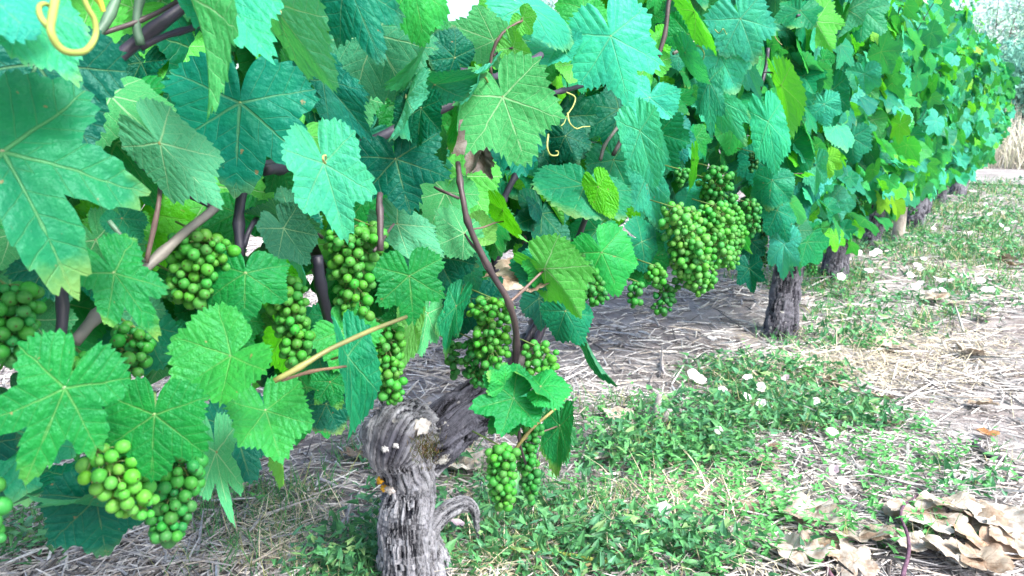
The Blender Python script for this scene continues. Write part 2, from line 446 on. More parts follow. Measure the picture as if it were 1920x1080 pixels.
# ------------------------------------------------------------------ vine leaf shape
def leaf_shape(seed, N=168, M=7, lobe=.35, fold=0., droop=.15, wave=.05, cup=.12, wid=1., teeth=.11, crumple=0.):
    """leaf blade in its own frame: stalk at the origin, tip at (0,1,0), upper face +Z; returns V, F, uv"""
    r = np.random.default_rng(seed)
    a0 = np.array([0, 14, 27, 40, 52, 66, 82, 99, 114, 134, 150, 163, 172, 180.])
    def half():
        v = np.array([1.04, .89-lobe*.18, .86-lobe*.70, .84-lobe*.1, .88, .80-lobe*.12, .76-lobe*.50, .71, .74, .66, .60, .55, .36, .05])
        v = v*(1+r.normal(0, .04, len(v))); v[0] = 1.0; v[-1] = .05
        return v
    hl, hr = half(), half()
    th = np.linspace(-180, 180, N, endpoint=False) + 180/N
    rad = np.where(th >= 0, np.interp(np.abs(th), a0, hl), np.interp(np.abs(th), a0, hr))
    for _ in range(1): rad = .25*np.roll(rad, 1)+.5*rad+.25*np.roll(rad, -1)
    ph = np.cumsum(r.uniform(.5, 1.5, 44)); ph = ph/ph[-1]*360-180
    nearest = np.searchsorted(ph, th) % 44
    lo = np.where(nearest > 0, ph[nearest-1], -180.); hi = ph[nearest]
    saw = (th-lo)/np.maximum(hi-lo, 1e-3); saw = np.where(np.abs(saw) > 1, .5, saw)
    tri = np.where(th > 0, saw, 1-saw); tri = np.where(tri < .3, tri/.3, (1-tri)/.7)
    big = r.uniform(.35, 1.4, 44)[nearest]
    rad = rad*(1+teeth*big*(tri-.4)*np.clip((178-np.abs(th))/20, 0, 1))
    fr = np.linspace(0, 1, M+1)[1:]**.85
    tr = np.radians(th)
    RR = rad[None, :]*fr[:, None]
    X = RR*np.sin(tr)[None]*wid; Y = RR*np.cos(tr)[None]
    U = np.stack([RR*np.sin(tr)[None], RR*np.cos(tr)[None]], -1).reshape(-1, 2)
    x, y = X.ravel(), Y.ravel()
    rr = np.sqrt(x*x+y*y)
    # puckers between the veins, wavy rim
    ta = np.abs(np.arctan2(x, y)); tl = ta - np.where(ta > math.radians(80), math.radians(112), np.where(ta > math.radians(25), math.radians(52), 0))
    aa, bb = rr*np.cos(tl), np.abs(rr*np.sin(tl))
    z = .020*np.minimum(bb*6, 1) + .007*np.cos((aa-.85*bb)*6*2*math.pi)*np.minimum(bb*5, 1)
    p1, p2, k1, k2 = r.uniform(0, 6.3), r.uniform(0, 6.3), r.integers(2, 5), r.integers(5, 9)
    tt = np.arctan2(x, y)
    z += wave*rr**2*(np.sin(k1*tt+p1)+.5*np.sin(k2*tt+p2))
    z -= cup*rr**2*.5*(1 if r.uniform() < .75 else -1)
    z -= droop*np.maximum(y, 0)**2*.8
    if crumple > 0:
        o = r.uniform(0, 50)
        z += crumple*(vn(x*2.6+o, y*2.6, o)-.5)*1.3 + crumple*.6*(vn(x*6+o, y*6, o+9)-.5)
        x = x + crumple*.35*(vn(x*3+o, y*3, o+20)-.5); y = y + crumple*.35*(vn(x*3+o, y*3, o+31)-.5)
        z += crumple*.9*rr**2*np.abs(np.sin(1.5*tt+p1))
    if fold:
        f = math.radians(fold)
        soft = np.sqrt(x*x+.0016)-.04
        z = z + soft*math.sin(f); x = x*math.cos(f)
    V = np.vstack([[0, 0, 0], np.stack([x, y, z], -1)])
    UV = np.vstack([[0, 0], U])
    k = np.arange(N); k2 = (k+1) % N
    keep = np.ones(N, bool); keep[N-1] = False                  # the stalk notch stays open
    tri_ = np.stack([np.zeros(N, int), 1+k2, 1+k], -1)[keep]
    Q = []
    for m in range(M-1):
        q = np.stack([1+m*N+k, 1+m*N+k2, 1+(m+1)*N+k2, 1+(m+1)*N+k], -1)[keep]
        Q.append(q)
    return V, [tri_, np.vstack(Q)] if Q else [tri_], UV
def leaf_mesh(name, seed, mat, **kw):
    V, F, UV = leaf_shape(seed, **kw)
    return build_mesh(name, V, F, uv=UV, mat=mat)
def leaf_matrix(J, T, roll=0., side=1, up=.35, L=None):
    y = T-J; ln = np.linalg.norm(y); y = y/ln
    c = CAM-J; c /= np.linalg.norm(c)
    n = c*.85 + np.array([0, 0, up]); n = n-y*(n @ y); n /= np.linalg.norm(n)
    a = math.radians(roll); x = np.cross(y, n)
    n = n*math.cos(a)+x*math.sin(a)
    n = n*side; x = np.cross(y, n); L = L or ln
    m = Matrix.Identity(4)
    for i in range(3): m[i][0], m[i][1], m[i][2], m[i][3] = x[i]*L, y[i]*L, n[i]*L, J[i]
    return m

PAL = {  # leaf colours; painted in: backlight on young Y, gap shade D, gloss and haze L
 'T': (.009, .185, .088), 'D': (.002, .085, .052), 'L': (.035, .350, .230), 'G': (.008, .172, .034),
 'g': (.020, .255, .052), 'Y': (.062, .390, .010), 'B': (.005, .150, .105), 'U': (.03, .25, .10), 'y': (.16, .44, .05),
}
def pick(k, r=None):
    c = np.array(PAL[k]); r = r or random
    return c*np.array([r.uniform(.8, 1.25), r.uniform(.88, 1.12), r.uniform(.8, 1.2)])

# ------------------------------------------------------------------ the vines: empties at each trunk's foot
GROUP_V = 'grapevines of the row'
VS = [(-1.30, 'closest grapevine with huge glossy leaves and large loose grapes, its trunk out of view'),
      (0.00, 'old grapevine with thick forked grey trunk rising from the weeds'),
      (2.00, 'grapevine carrying the dense mass of pale green bunches over bare mulch'),
      (3.24, 'grapevine with thick dark trunk next to the small hanging bunch, third visible trunk end'),
      (4.45, 'grapevine with short dark trunk just before the pale wooden post'),
      (5.55, 'grapevine with dark leaning trunk just past the pale wooden post'),
      (6.90, 'grapevine half hidden by leaves between the post and the last trunks'),
      (8.15, 'grapevine with hidden trunk, last but one before the gravel track'),
      (9.40, 'last grapevine of the row with slanting dark trunk at the gravel track')]
VS[3] = (3.24, 'grapevine with thick upright dark trunk beside the first white flowers in the grass')
VINE = [add('grapevine', None, label=l, cat='grapevine', group=GROUP_V, mw=Matrix.Translation(Vector(row(s, 0, 0)))) for s, l in VS]
for v in VINE: v.empty_display_size = .1
VPOS = [np.array(v.matrix_basis.translation) for v in VINE]
BOUND = [-1.3, -.62, 1.0, 2.62, 3.85, 5.0, 6.2, 7.5, 8.8, 11.0]
def vine_of(p):
    s = rowcoord(p)[0]
    for k in range(8, 0, -1):
        if s >= BOUND[k]: return k
    return 0
def rel(vi, m):
    m = m.copy(); m.translation = m.translation - Vector(VPOS[vi]); return m

def cane(vi, pts, r0, r1, color, name='cane', parent=None, k=8, nodes=True, mat=None, world=False):
    """pts: (px, py, off) or world points"""
    P = np.array(pts, float) if world else np.array([on(*q) for q in pts])
    ln = np.linalg.norm(np.diff(P, axis=0), axis=1).sum()
    n = max(8, int(ln/.012)); C = spline(P, n)
    C = C + .0025*np.stack([vn(np.arange(n)*.35, a, vi+ln*77) - .5 for a in (1, 5, 9)], -1)
    R = np.linspace(r0, r1, n)*(.86 if r0 < .012 else 1)
    if nodes:
        s = np.linspace(0, ln, n); R = R*(1+.38*np.exp(-(((s % .075)-.037)/.006)**2))
    V, F = tube(C, R, k)
    par = parent or VINE[vi]
    V = V - VPOS[vi]
    o = add(name, build_mesh(name, V, F, mat=mat or M_CANE), par, color=color)
    return o

# ------------------------------------------------------------------ trunks
def trunk_mesh(limbs, voxel, amp, seed, knob=None, mat=None, fib=15., char=None):
    """limbs: list of (world points, radii); united, then carved with fibres"""
    Vs, Fs3, Fs4, o = [], [], [], 0
    SK, SR = [], []
    for P, R in limbs:
        P = np.asarray(P, float); n = max(14, len(P)*8)
        C = spline(P, n); rr = np.interp(np.linspace(0, 1, n), np.linspace(0, 1, len(R)), R)
        V, F = tube(C, rr, 20); Vs.append(V); Fs4.append(F[0]+o); Fs3.append(F[1]+o); o += len(V)
        SK.append(C); SR.append(rr)
    me = build_mesh('tmp', np.vstack(Vs), [np.vstack(Fs4), np.vstack(Fs3)])
    ob = bpy.data.objects.new('tmp', me); COL.objects.link(ob)
    md = ob.modifiers.new('r', 'REMESH'); md.mode = 'VOXEL'; md.voxel_size = voxel
    sm = ob.modifiers.new('s', 'SMOOTH'); sm.iterations = 10; sm.factor = .5
    dg = bpy.context.evaluated_depsgraph_get()
    m2 = bpy.data.meshes.new_from_object(ob.evaluated_get(dg))
    bpy.data.objects.remove(ob); bpy.data.meshes.remove(me)
    n = len(m2.vertices); V = np.zeros(n*3, np.float32); m2.vertices.foreach_get('co', V); V = V.reshape(-1, 3).astype(float)
    N = np.zeros(n*3, np.float32); m2.vertices.foreach_get('normal', N); N = N.reshape(-1, 3).astype(float)
    best = np.full(n, 1e9); S = np.zeros(n); PH = np.zeros(n)
    for q, (C, rr) in enumerate(zip(SK, SR)):
        T, A, B = frames(C); ls = np.concatenate([[0], np.cumsum(np.linalg.norm(np.diff(C, axis=0), axis=1))])
        # turn the seam away from the camera
        d = np.linalg.norm(V[:, None]-C[None], axis=2)/rr[None]
        i = d.argmin(1); dm = d[np.arange(n), i]
        w = V-C[i]; toward = C[i]-CAM; toward = toward - T[i]*np.sum(toward*T[i], 1)[:, None]; toward /= np.linalg.norm(toward, axis=1)[:, None]
        sidev = np.cross(T[i], toward)
        ph = np.arctan2(np.sum(w*sidev, 1), -np.sum(w*toward, 1))
        u = dm < best
        best[u] = dm[u]; S[u] = ls[i][u]+q*3.1; PH[u] = ph[u]
    warp = .8*(vn(S*13, PH*1.6, seed)-.5) + .35*(vn(S*34, PH*5, seed+2)-.5) + 1.2*S
    p = PH+warp
    f1 = 1-np.abs(2*vn(p*fib*.42, S*13, seed+3)-1); f2 = 1-np.abs(2*vn(p*fib, S*28, seed+5)-1); f3 = vn(p*fib*2.2, S*60, seed+8)
    fl = vn(p*fib*.3, S*22, seed+14); fl = np.round(fl*4)/4
    fibre = .44*f1+.32*f2+.16*f3+.08*fl
    lump = vn(V[:, 0]*26, V[:, 1]*26, V[:, 2]*26)-.5
    lump2 = vn(V[:, 0]*70+9, V[:, 1]*70, V[:, 2]*70)-.5
    disp = amp*(fibre-.5)*1.9 + amp*1.1*lump
    if knob is not None:
        kw = np.clip(1.25-np.linalg.norm(V-knob[0], axis=1)/knob[1], 0, 1)
        disp = disp*(1-.35*kw) + kw*(.030*lump + .030*lump2)
    V = V+N*disp[:, None]
    m2.vertices.foreach_set('co', V.astype(np.float32).ravel())
    c = np.ones((n, 4), np.float32); c[:, 0] = S; c[:, 1] = p; c[:, 2] = fibre
    if char is not None: c[:, 3] = 1-char(V)
    a = m2.color_attributes.new('col', 'FLOAT_COLOR', 'POINT'); a.data.foreach_set('color', c.ravel())
    m2.polygons.foreach_set('use_smooth', np.ones(len(m2.polygons), bool))
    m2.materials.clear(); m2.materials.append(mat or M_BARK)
    m2.name = 'trunk'; m2.update()
    return m2, V
def shift(me, vi):
    me.transform(Matrix.Translation(-Vector(VPOS[vi])))
# near trunk: stem, knob and the blackened arm
T1 = on(748, 828, .02)
stem = [BASE+np.array([.0, .0, -.06]), on(768, 1080, 0), on(762, 990, .0), on(768, 915, .0), on(760, 860, .0), on(752, 815, .0)]
flare = [BASE+np.array([.05, -.01, -.05]), on(808, 1055, .015), on(793, 985, .01), on(782, 920, .01)]
arm = [on(765, 880, 0), on(800, 842, .0), on(842, 800, .0), on(886, 764, -.01), on(925, 735, -.03)]
knob = [on(735, 862, .02), on(738, 830, .03), on(755, 805, .02), on(790, 808, .0)]
armc = spline(np.array(arm[1:]), 40)
def charred(V):                                          # how blackened: the arm and the hollow of the knob
    w = .020*(vn(V[:, 0]*70, V[:, 1]*70, V[:, 2]*70)-.5) + .012*(vn(V[:, 0]*190, V[:, 1]*190, V[:, 2]*190)-.5)
    dn = np.linalg.norm(V[:, None]-armc[None, 6:], axis=2).min(1)+w
    kn = np.linalg.norm(V-on(735, 832, .06), axis=1)+w
    return np.clip(np.maximum((.076-dn)/.018, (.050-kn)/.030), 0, 1)*.95
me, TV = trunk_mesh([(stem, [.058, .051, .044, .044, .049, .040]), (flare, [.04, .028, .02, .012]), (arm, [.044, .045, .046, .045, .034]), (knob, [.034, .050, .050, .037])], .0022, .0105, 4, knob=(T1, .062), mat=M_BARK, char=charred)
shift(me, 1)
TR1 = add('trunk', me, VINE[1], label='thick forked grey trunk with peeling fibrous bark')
# dead spur curling off the foot, cut scar, lichen, moss
spur, _ = trunk_mesh([([on(792, 1030, .03), on(815, 985, .035), on(842, 955, .04), on(872, 946, .045), on(891, 962, .05), on(897, 1012, .05)], [.014, .013, .014, .013, .006, .002])], .0024, .005, 21, fib=9)
shift(spur, 1); add('dead_spur', spur, TR1, label='pale curled dead spur at the foot of the trunk')
def blob_disc(name, c, n, rad, color, parent, vi, seed, mat):
    r = np.random.default_rng(seed); k = 22
    n = n/np.linalg.norm(n); a = np.cross(n, [0, 0, 1.]); a /= np.linalg.norm(a); b = np.cross(n, a)
    th = np.linspace(0, 2*math.pi, k, endpoint=False); ro = rad*(1+.18*r.normal(size=k))
    V = [c+n*.004]; 
    for q, h in ((.45, .004), (.85, .003), (1., -.006)):
        for i in range(k): V.append(c + (a*math.cos(th[i])+b*math.sin(th[i]))*ro[i]*q + n*(h+.0012*r.normal()))
    F3 = [(0, 1+i, 1+(i+1) % k) for i in range(k)]
    F4 = [(1+m*k+i, 1+(m+1)*k+i, 1+(m+1)*k+(i+1) % k, 1+m*k+(i+1) % k) for m in (0, 1) for i in range(k)]
    return add(name, build_mesh(name, np.array(V)-VPOS[vi], [np.array(F3), np.array(F4)], mat=mat), parent, color=color)
def surf(px, py):                                        # the trunk surface under a pixel
    d = ray(px, py); d = d/np.linalg.norm(d); w = TV-CAM; q = w @ d
    off = np.linalg.norm(w-q[:, None]*d, axis=1)
    c = off < .006
    return CAM+d*q[c].min() if c.any() else None
for px, py, rd, colr, nm, lab in ((790, 797, .014, (.50, .48, .46), 'cut_scar', 'pale round pruning scar on top of the trunk'), (712, 901, .006, (.62, .33, .03), 'lichen', None), (722, 915, .007, (.66, .36, .04), 'lichen', None),
                          (731, 918, .008, (.45, .42, .40), 'lichen', None), (722, 842, .006, (.3, .3, .31), 'lichen', None), (742, 836, .005, (.3, .3, .31), 'lichen', None)):
    c = surf(px, py)
    if c is not None:
        o = blob_disc(nm, c, (CAM-c)/np.linalg.norm(CAM-c)+np.array([0, 0, .5 if nm == 'cut_scar' else .1]), rd, colr, TR1, 1, px, M_TWIG)
        if lab: o['label'] = lab
blade = np.array([[-.5, 0, 0], [.5, 0, 0], [.35, 0, .55], [-.35, 0, .5], [0, .25, 1.]])
bladeF = [np.array([[0, 1, 2, 3]]), np.array([[3, 2, 4]])]
cs = [surf(random.gauss(800, 13), random.gauss(842, 16)) for _ in range(420)]
cs = np.array([c for c in cs if c is not None])
n = len(cs); M = rotmats(RNG.uniform(0, 6.3, n), RNG.normal(.5, .4, n), RNG.normal(0, .4, n))*np.stack([np.full(n, .0012), np.full(n, .006), RNG.uniform(.006, .014, n)], -1)[:, None, :]
V, F = instance(blade, bladeF, M, cs)
add('moss', build_mesh('moss', V-VPOS[1], F, col=np.repeat(np.stack([RNG.uniform(.05, .12, n), RNG.uniform(.05, .1, n), RNG.uniform(.02, .04, n)], -1), 5, 0), mat=M_STRAW), TR1, kind='stuff')

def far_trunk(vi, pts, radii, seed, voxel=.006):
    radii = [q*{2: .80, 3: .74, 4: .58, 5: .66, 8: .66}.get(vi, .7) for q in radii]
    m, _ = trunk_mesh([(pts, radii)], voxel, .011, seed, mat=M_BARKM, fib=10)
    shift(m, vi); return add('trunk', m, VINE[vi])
def upright(px, py, pts):                                # world points above a foot given by its pixel
    f = gnd(px, py); return [f+np.array([0, 0, -.05])] + [f+RD*a+RN*b+np.array([0, 0, h]) for a, b, h in pts]
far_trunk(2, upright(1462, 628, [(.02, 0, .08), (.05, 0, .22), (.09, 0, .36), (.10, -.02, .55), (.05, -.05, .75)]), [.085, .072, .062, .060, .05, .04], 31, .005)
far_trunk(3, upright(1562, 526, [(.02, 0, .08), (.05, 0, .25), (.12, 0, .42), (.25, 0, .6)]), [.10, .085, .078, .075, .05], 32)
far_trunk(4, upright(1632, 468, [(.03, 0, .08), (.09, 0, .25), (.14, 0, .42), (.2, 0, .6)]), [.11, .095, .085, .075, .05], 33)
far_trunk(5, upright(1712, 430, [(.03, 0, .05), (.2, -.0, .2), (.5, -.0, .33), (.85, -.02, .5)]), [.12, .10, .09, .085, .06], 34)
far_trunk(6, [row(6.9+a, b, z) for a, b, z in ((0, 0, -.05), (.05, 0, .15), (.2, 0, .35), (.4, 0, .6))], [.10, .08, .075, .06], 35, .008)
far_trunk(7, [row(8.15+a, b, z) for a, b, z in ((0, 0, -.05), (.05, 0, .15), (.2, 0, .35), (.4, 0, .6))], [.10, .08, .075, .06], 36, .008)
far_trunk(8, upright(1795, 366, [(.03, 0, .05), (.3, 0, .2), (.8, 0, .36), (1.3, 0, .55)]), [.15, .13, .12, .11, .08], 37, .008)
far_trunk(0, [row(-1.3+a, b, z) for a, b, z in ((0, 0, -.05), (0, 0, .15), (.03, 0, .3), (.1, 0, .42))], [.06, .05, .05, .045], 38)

# ------------------------------------------------------------------ canes, tendrils, wire, post
PURP, BRN, GREY, GRN, RED = (.042, .036, .062), (.050, .038, .044), (.16, .155, .145), (.06, .12, .085), (.11, .075, .07)
DARK = (.030, .030, .050)
CANES = [
 ([(130, 215, .22), (180, 145, .22), (260, 75, .23), (345, 10, .24), (420, -60, .24)], .0068, .0055, PURP),
 ([(150, 90, .25), (185, 60, .25), (215, 10, .25), (235, -40, .25)], .0042, .0036, GRN),
 ([(190, 62, .25), (250, 42, .25), (310, 18, .26), (350, -5, .28)], .0024, .0020, BRN),
 ([(262, 90, .24), (300, 72, .25), (350, 55, .27), (380, 42, .29)], .0030, .0026, PURP),
 ([(262, 82, .25), (258, 40, .25), (268, -20, .25)], .0044, .0036, GRN),
 ([(108, 660, .25), (118, 590, .25), (115, 520, .24), (110, 440, .22)], .0050, .0046, DARK),
 ([(140, 640, .24), (195, 580, .23), (275, 500, .22), (345, 440, .22), (405, 385, .20)], .0056, .0046, GREY),
 ([(275, 492, .23), (285, 440, .23), (298, 375, .23), (300, 330, .2)], .0026, .0022, RED),
 ([(268, 488, .23), (240, 455, .23), (205, 415, .22)], .0022, .0018, GRN),
 ([(395, 388, .2), (345, 362, .2), (300, 342, .22), (255, 300, .15)], .0024, .0020, PURP),
 ([(452, 480, .18), (448, 400, .17), (462, 345, .16), (500, 310, .14), (580, 310, .12)], .0058, .0070, DARK),
 ([(455, 462, .18), (470, 430, .18), (482, 412, .17)], .0034, .0030, DARK),
 ([(495, 318, .15), (560, 308, .14), (700, 262, .14), (780, 225, .15), (860, 190, .17), (900, 178, .18)], .0078, .0075, DARK),
 ([(800, 150, .2), (855, 132, .2), (915, 145, .21), (935, 140, .21), (985, 118, .22), (1015, 104, .22)], .0045, .0062, PURP),
 ([(880, 175, .2), (930, 176, .2), (1010, 178, .2), (1060, 168, .2), (1120, 152, .2)], .0040, .0050, PURP),
 ([(922, 140, .22), (920, 108, .22), (935, 70, .23), (960, 48, .24), (980, 38, .25)], .0026, .0018, RED),
 ([(922, 105, .22), (940, 96, .23), (962, 90, .25)], .0018, .0015, BRN),
 ([(712, 470, .26), (712, 400, .25), (714, 362, .24)], .0042, .0040, BRN),
 ([(702, 470, .26), (718, 448, .24), (738, 420, .22)], .0022, .0018, BRN),
 ([(860, 305, .22), (866, 365, .24), (882, 428, .25), (915, 500, .26), (950, 560, .27), (968, 620, .26), (965, 690, .24), (955, 740, .2)], .0040, .0060, BRN),
 ([(862, 372, .24), (838, 362, .23), (815, 350, .2)], .0024, .0018, BRN),
 ([(912, 505, .26), (893, 470, .25), (872, 438, .24)], .0020, .0016, BRN),
 ([(954, 568, .27), (985, 540, .27), (1021, 506, .28)], .0024, .0020, RED),
 ([(885, 432, .25), (915, 422, .24), (942, 415, .22)], .0014, .0012, RED),
 ([(930, 520, .08), (932, 420, .08), (950, 360, .06), (985, 300, .04), (1020, 240, .0)], .0075, .0060, DARK),
 ([(1000, 650, .0), (1030, 590, .02), (1050, 540, .06), (1070, 480, .14), (1098, 410, .2), (1120, 360, .24)], .0085, .0052, PURP),
 ([(985, 640, -.02), (1010, 600, -.02), (1040, 540, -.04), (1060, 470, -.05)], .0085, .008, DARK),
 ([(1015, 645, -.03), (1050, 632, .0), (1090, 620, .05)], .0035, .0030, DARK),
 ([(1150, 290, .2), (1175, 245, .2), (1200, 200, .2)], .0050, .0042, BRN),
 ([(1125, 300, .16), (1135, 270, .16), (1160, 235, .16)], .0040, .0036, GREY),
 ([(595, 480, .12), (602, 540, .12), (618, 600, .12), (630, 640, .1)], .0080, .0085, DARK),
 ([(550, 415, .16), (580, 425, .16), (605, 445, .14)], .0026, .0026, BRN),
 ([(515, 715, .335), (560, 690, .345), (620, 655, .355), (690, 620, .355), (762, 592, .35)], .0030, .0022, (.19, .20, .07)),
 ([(530, 712, .335), (590, 695, .33), (648, 686, .32)], .0018, .0015, (.20, .13, .08)),
 ([(400, 5, .3), (440, -5, .3), (500, 12, .3), (570, 52, .28)], .0026, .0018, (.32, .30, .20)),
 ([(985, 870, .34), (975, 830, .34), (972, 790, .34), (963, 748, .34)], .0018, .0015, BRN),
 ([(958, 860, .33), (975, 830, .34), (1000, 800, .35), (1030, 775, .35), (1060, 745, .36)], .0028, .0020, (.22, .20, .07)),
 ([(1012, 785, .35), (1016, 750, .36), (1014, 726, .36)], .0016, .0013, RED),
 ([(978, 826, .34), (1010, 812, .34), (1045, 800, .33)], .0014, .0012, RED),
 ([(958, 690, .3), (962, 740, .31), (968, 790, .33), (975, 830, .34)], .0034, .0030, BRN),
 ([(1425, 170, .22), (1435, 130, .22), (1440, 90, .22)], .0060, .0055, DARK),
 ([(1432, 135, .24), (1460, 138, .26), (1490, 135, .28)], .0026, .0020, DARK),
 ([(1495, 30, .25), (1530, 24, .27), (1560, 20, .29)], .0040, .0035, PURP),
 ([(1232, 110, .24), (1248, 60, .25), (1255, 0, .25), (1262, -30, .25)], .0050, .0046, BRN),
 ([(1262, 100, .22), (1300, 80, .24), (1320, 62, .25)], .0040, .0035, GREY),
]
for pts, r0, r1, colr in CANES:
    mid = on(*pts[len(pts)//2]); cane(vine_of(mid), pts, r0, r1, colr)
# arm of the near vine going up behind the leaves, young trunks of neighbours
cane(1, [on(900, 757, -.02), on(945, 715, -.03), on(985, 655, -.03), on(1010, 600, -.03), on(1000, 520, -.04), on(960, 380, -.05), on(950, 250, -.04)], .028, .010, (.03, .028, .03), world=True, k=12)
cane(1, [on(760, 800, -.02), on(700, 700, -.04), on(640, 610, -.03), on(590, 480, -.03), on(520, 330, -.03)], .016, .010, (.035, .033, .035), world=True, k=10)
TENDRILS = [
 ([(105, -8, .36), (98, 30, .365), (95, 58, .37), (108, 85, .37), (130, 98, .37), (160, 95, .365), (178, 70, .36), (178, 40, .36), (165, 15, .36), (155, -8, .36)], .0023, (.29, .36, .09)),
 ([(96, 55, .368), (78, 35, .365), (73, 15, .36), (82, 7, .36), (100, 13, .355)], .0018, (.29, .36, .09)),
 ([(178, -8, .35), (188, 5, .35), (194, 22, .35)], .0022, (.45, .42, .06)),
 ([(1062, 173, .21), (1078, 182, .22), (1075, 198, .23), (1064, 215, .24), (1058, 230, .24), (1052, 236, .24)], .0013, (.38, .42, .14)),
 ([(1064, 212, .24), (1068, 230, .25), (1080, 241, .25), (1092, 238, .25), (1106, 237, .25)], .0013, (.38, .42, .14)),
 ([(1028, 252, .24), (1026, 275, .25), (1032, 290, .25), (1045, 291, .25), (1046, 284, .25), (1042, 283, .25)], .0014, (.38, .42, .14)),
 ([(1298, 92, .25), (1310, 86, .27), (1320, 100, .27), (1316, 114, .26), (1306, 115, .25)], .0014, (.25, .36, .12)),
 ([(1340, 55, .26), (1348, 62, .27), (1356, 54, .28), (1362, 64, .27), (1366, 57, .26)], .0012, (.25, .36, .14)),
 ([(1446, 50, .3), (1455, 72, .31), (1466, 84, .3)], .0014, (.35, .38, .16)),
 ([(610, 306, .30), (606, 300, .31), (606, 293, .31), (611, 292, .31), (611, 300, .305)], .0012, (.40, .36, .14)),
]
for pts, r, colr in TENDRILS:
    P = np.array([on(q[0], q[1], q[2]+(.05 if q[0] < 250 else .015)) for q in pts]); vi = vine_of(P[0]); C = spline(P, len(pts)*9)
    V, F = tube(C, np.linspace(r, r*.6, len(C)), 7)
    add('tendril', build_mesh('tendril', V-VPOS[vi], F, mat=M_TENDRIL), VINE[vi], color=colr)
for z, t_, lab in ((.765, .05, 'thin galvanised trellis wire running along the row at mid height'), (1.28, .0, 'thin galvanised trellis wire running through the top of the row')):
    if z > 1: continue
    C = np.array([row(s, t_, z-.004*math.sin(s*2.6)**2) for s in np.linspace(-1.6, 10.2, 90)])
    V, F = tube(C, .0013, 6); add('trellis_wire', build_mesh('trellis_wire', V, F, mat=M_WIRE), label=lab, cat='wire')
pf = gnd(1682, 454)
def rough_post():
    n, k = 14, 12; C = np.array([pf+np.array([.004*math.sin(q*.9), 0, -.1+q*.13]) for q in range(n)])
    V, F = tube(C, .040, k); r = np.random.default_rng(3)
    V[:-2] += np.stack([r.normal(0, .0035, n*k), r.normal(0, .0035, n*k), np.zeros(n*k)], -1)
    me = build_mesh('wooden_post', V, F, col=np.concatenate([np.stack([V[:, 2:3]*.3, np.arctan2(V[:, 1:2]-pf[1], V[:, 0:1]-pf[0]), np.full((len(V), 1), .8)], -1)[:, 0]]), mat=M_POST)
    return me
M_POST = bark_material('weathered_post', rgb(.16, .145, .13), rgb(.42, .38, .34))
add('wooden_post', rough_post(), label='weathered pale wooden trellis post between two dark trunks', cat='post')

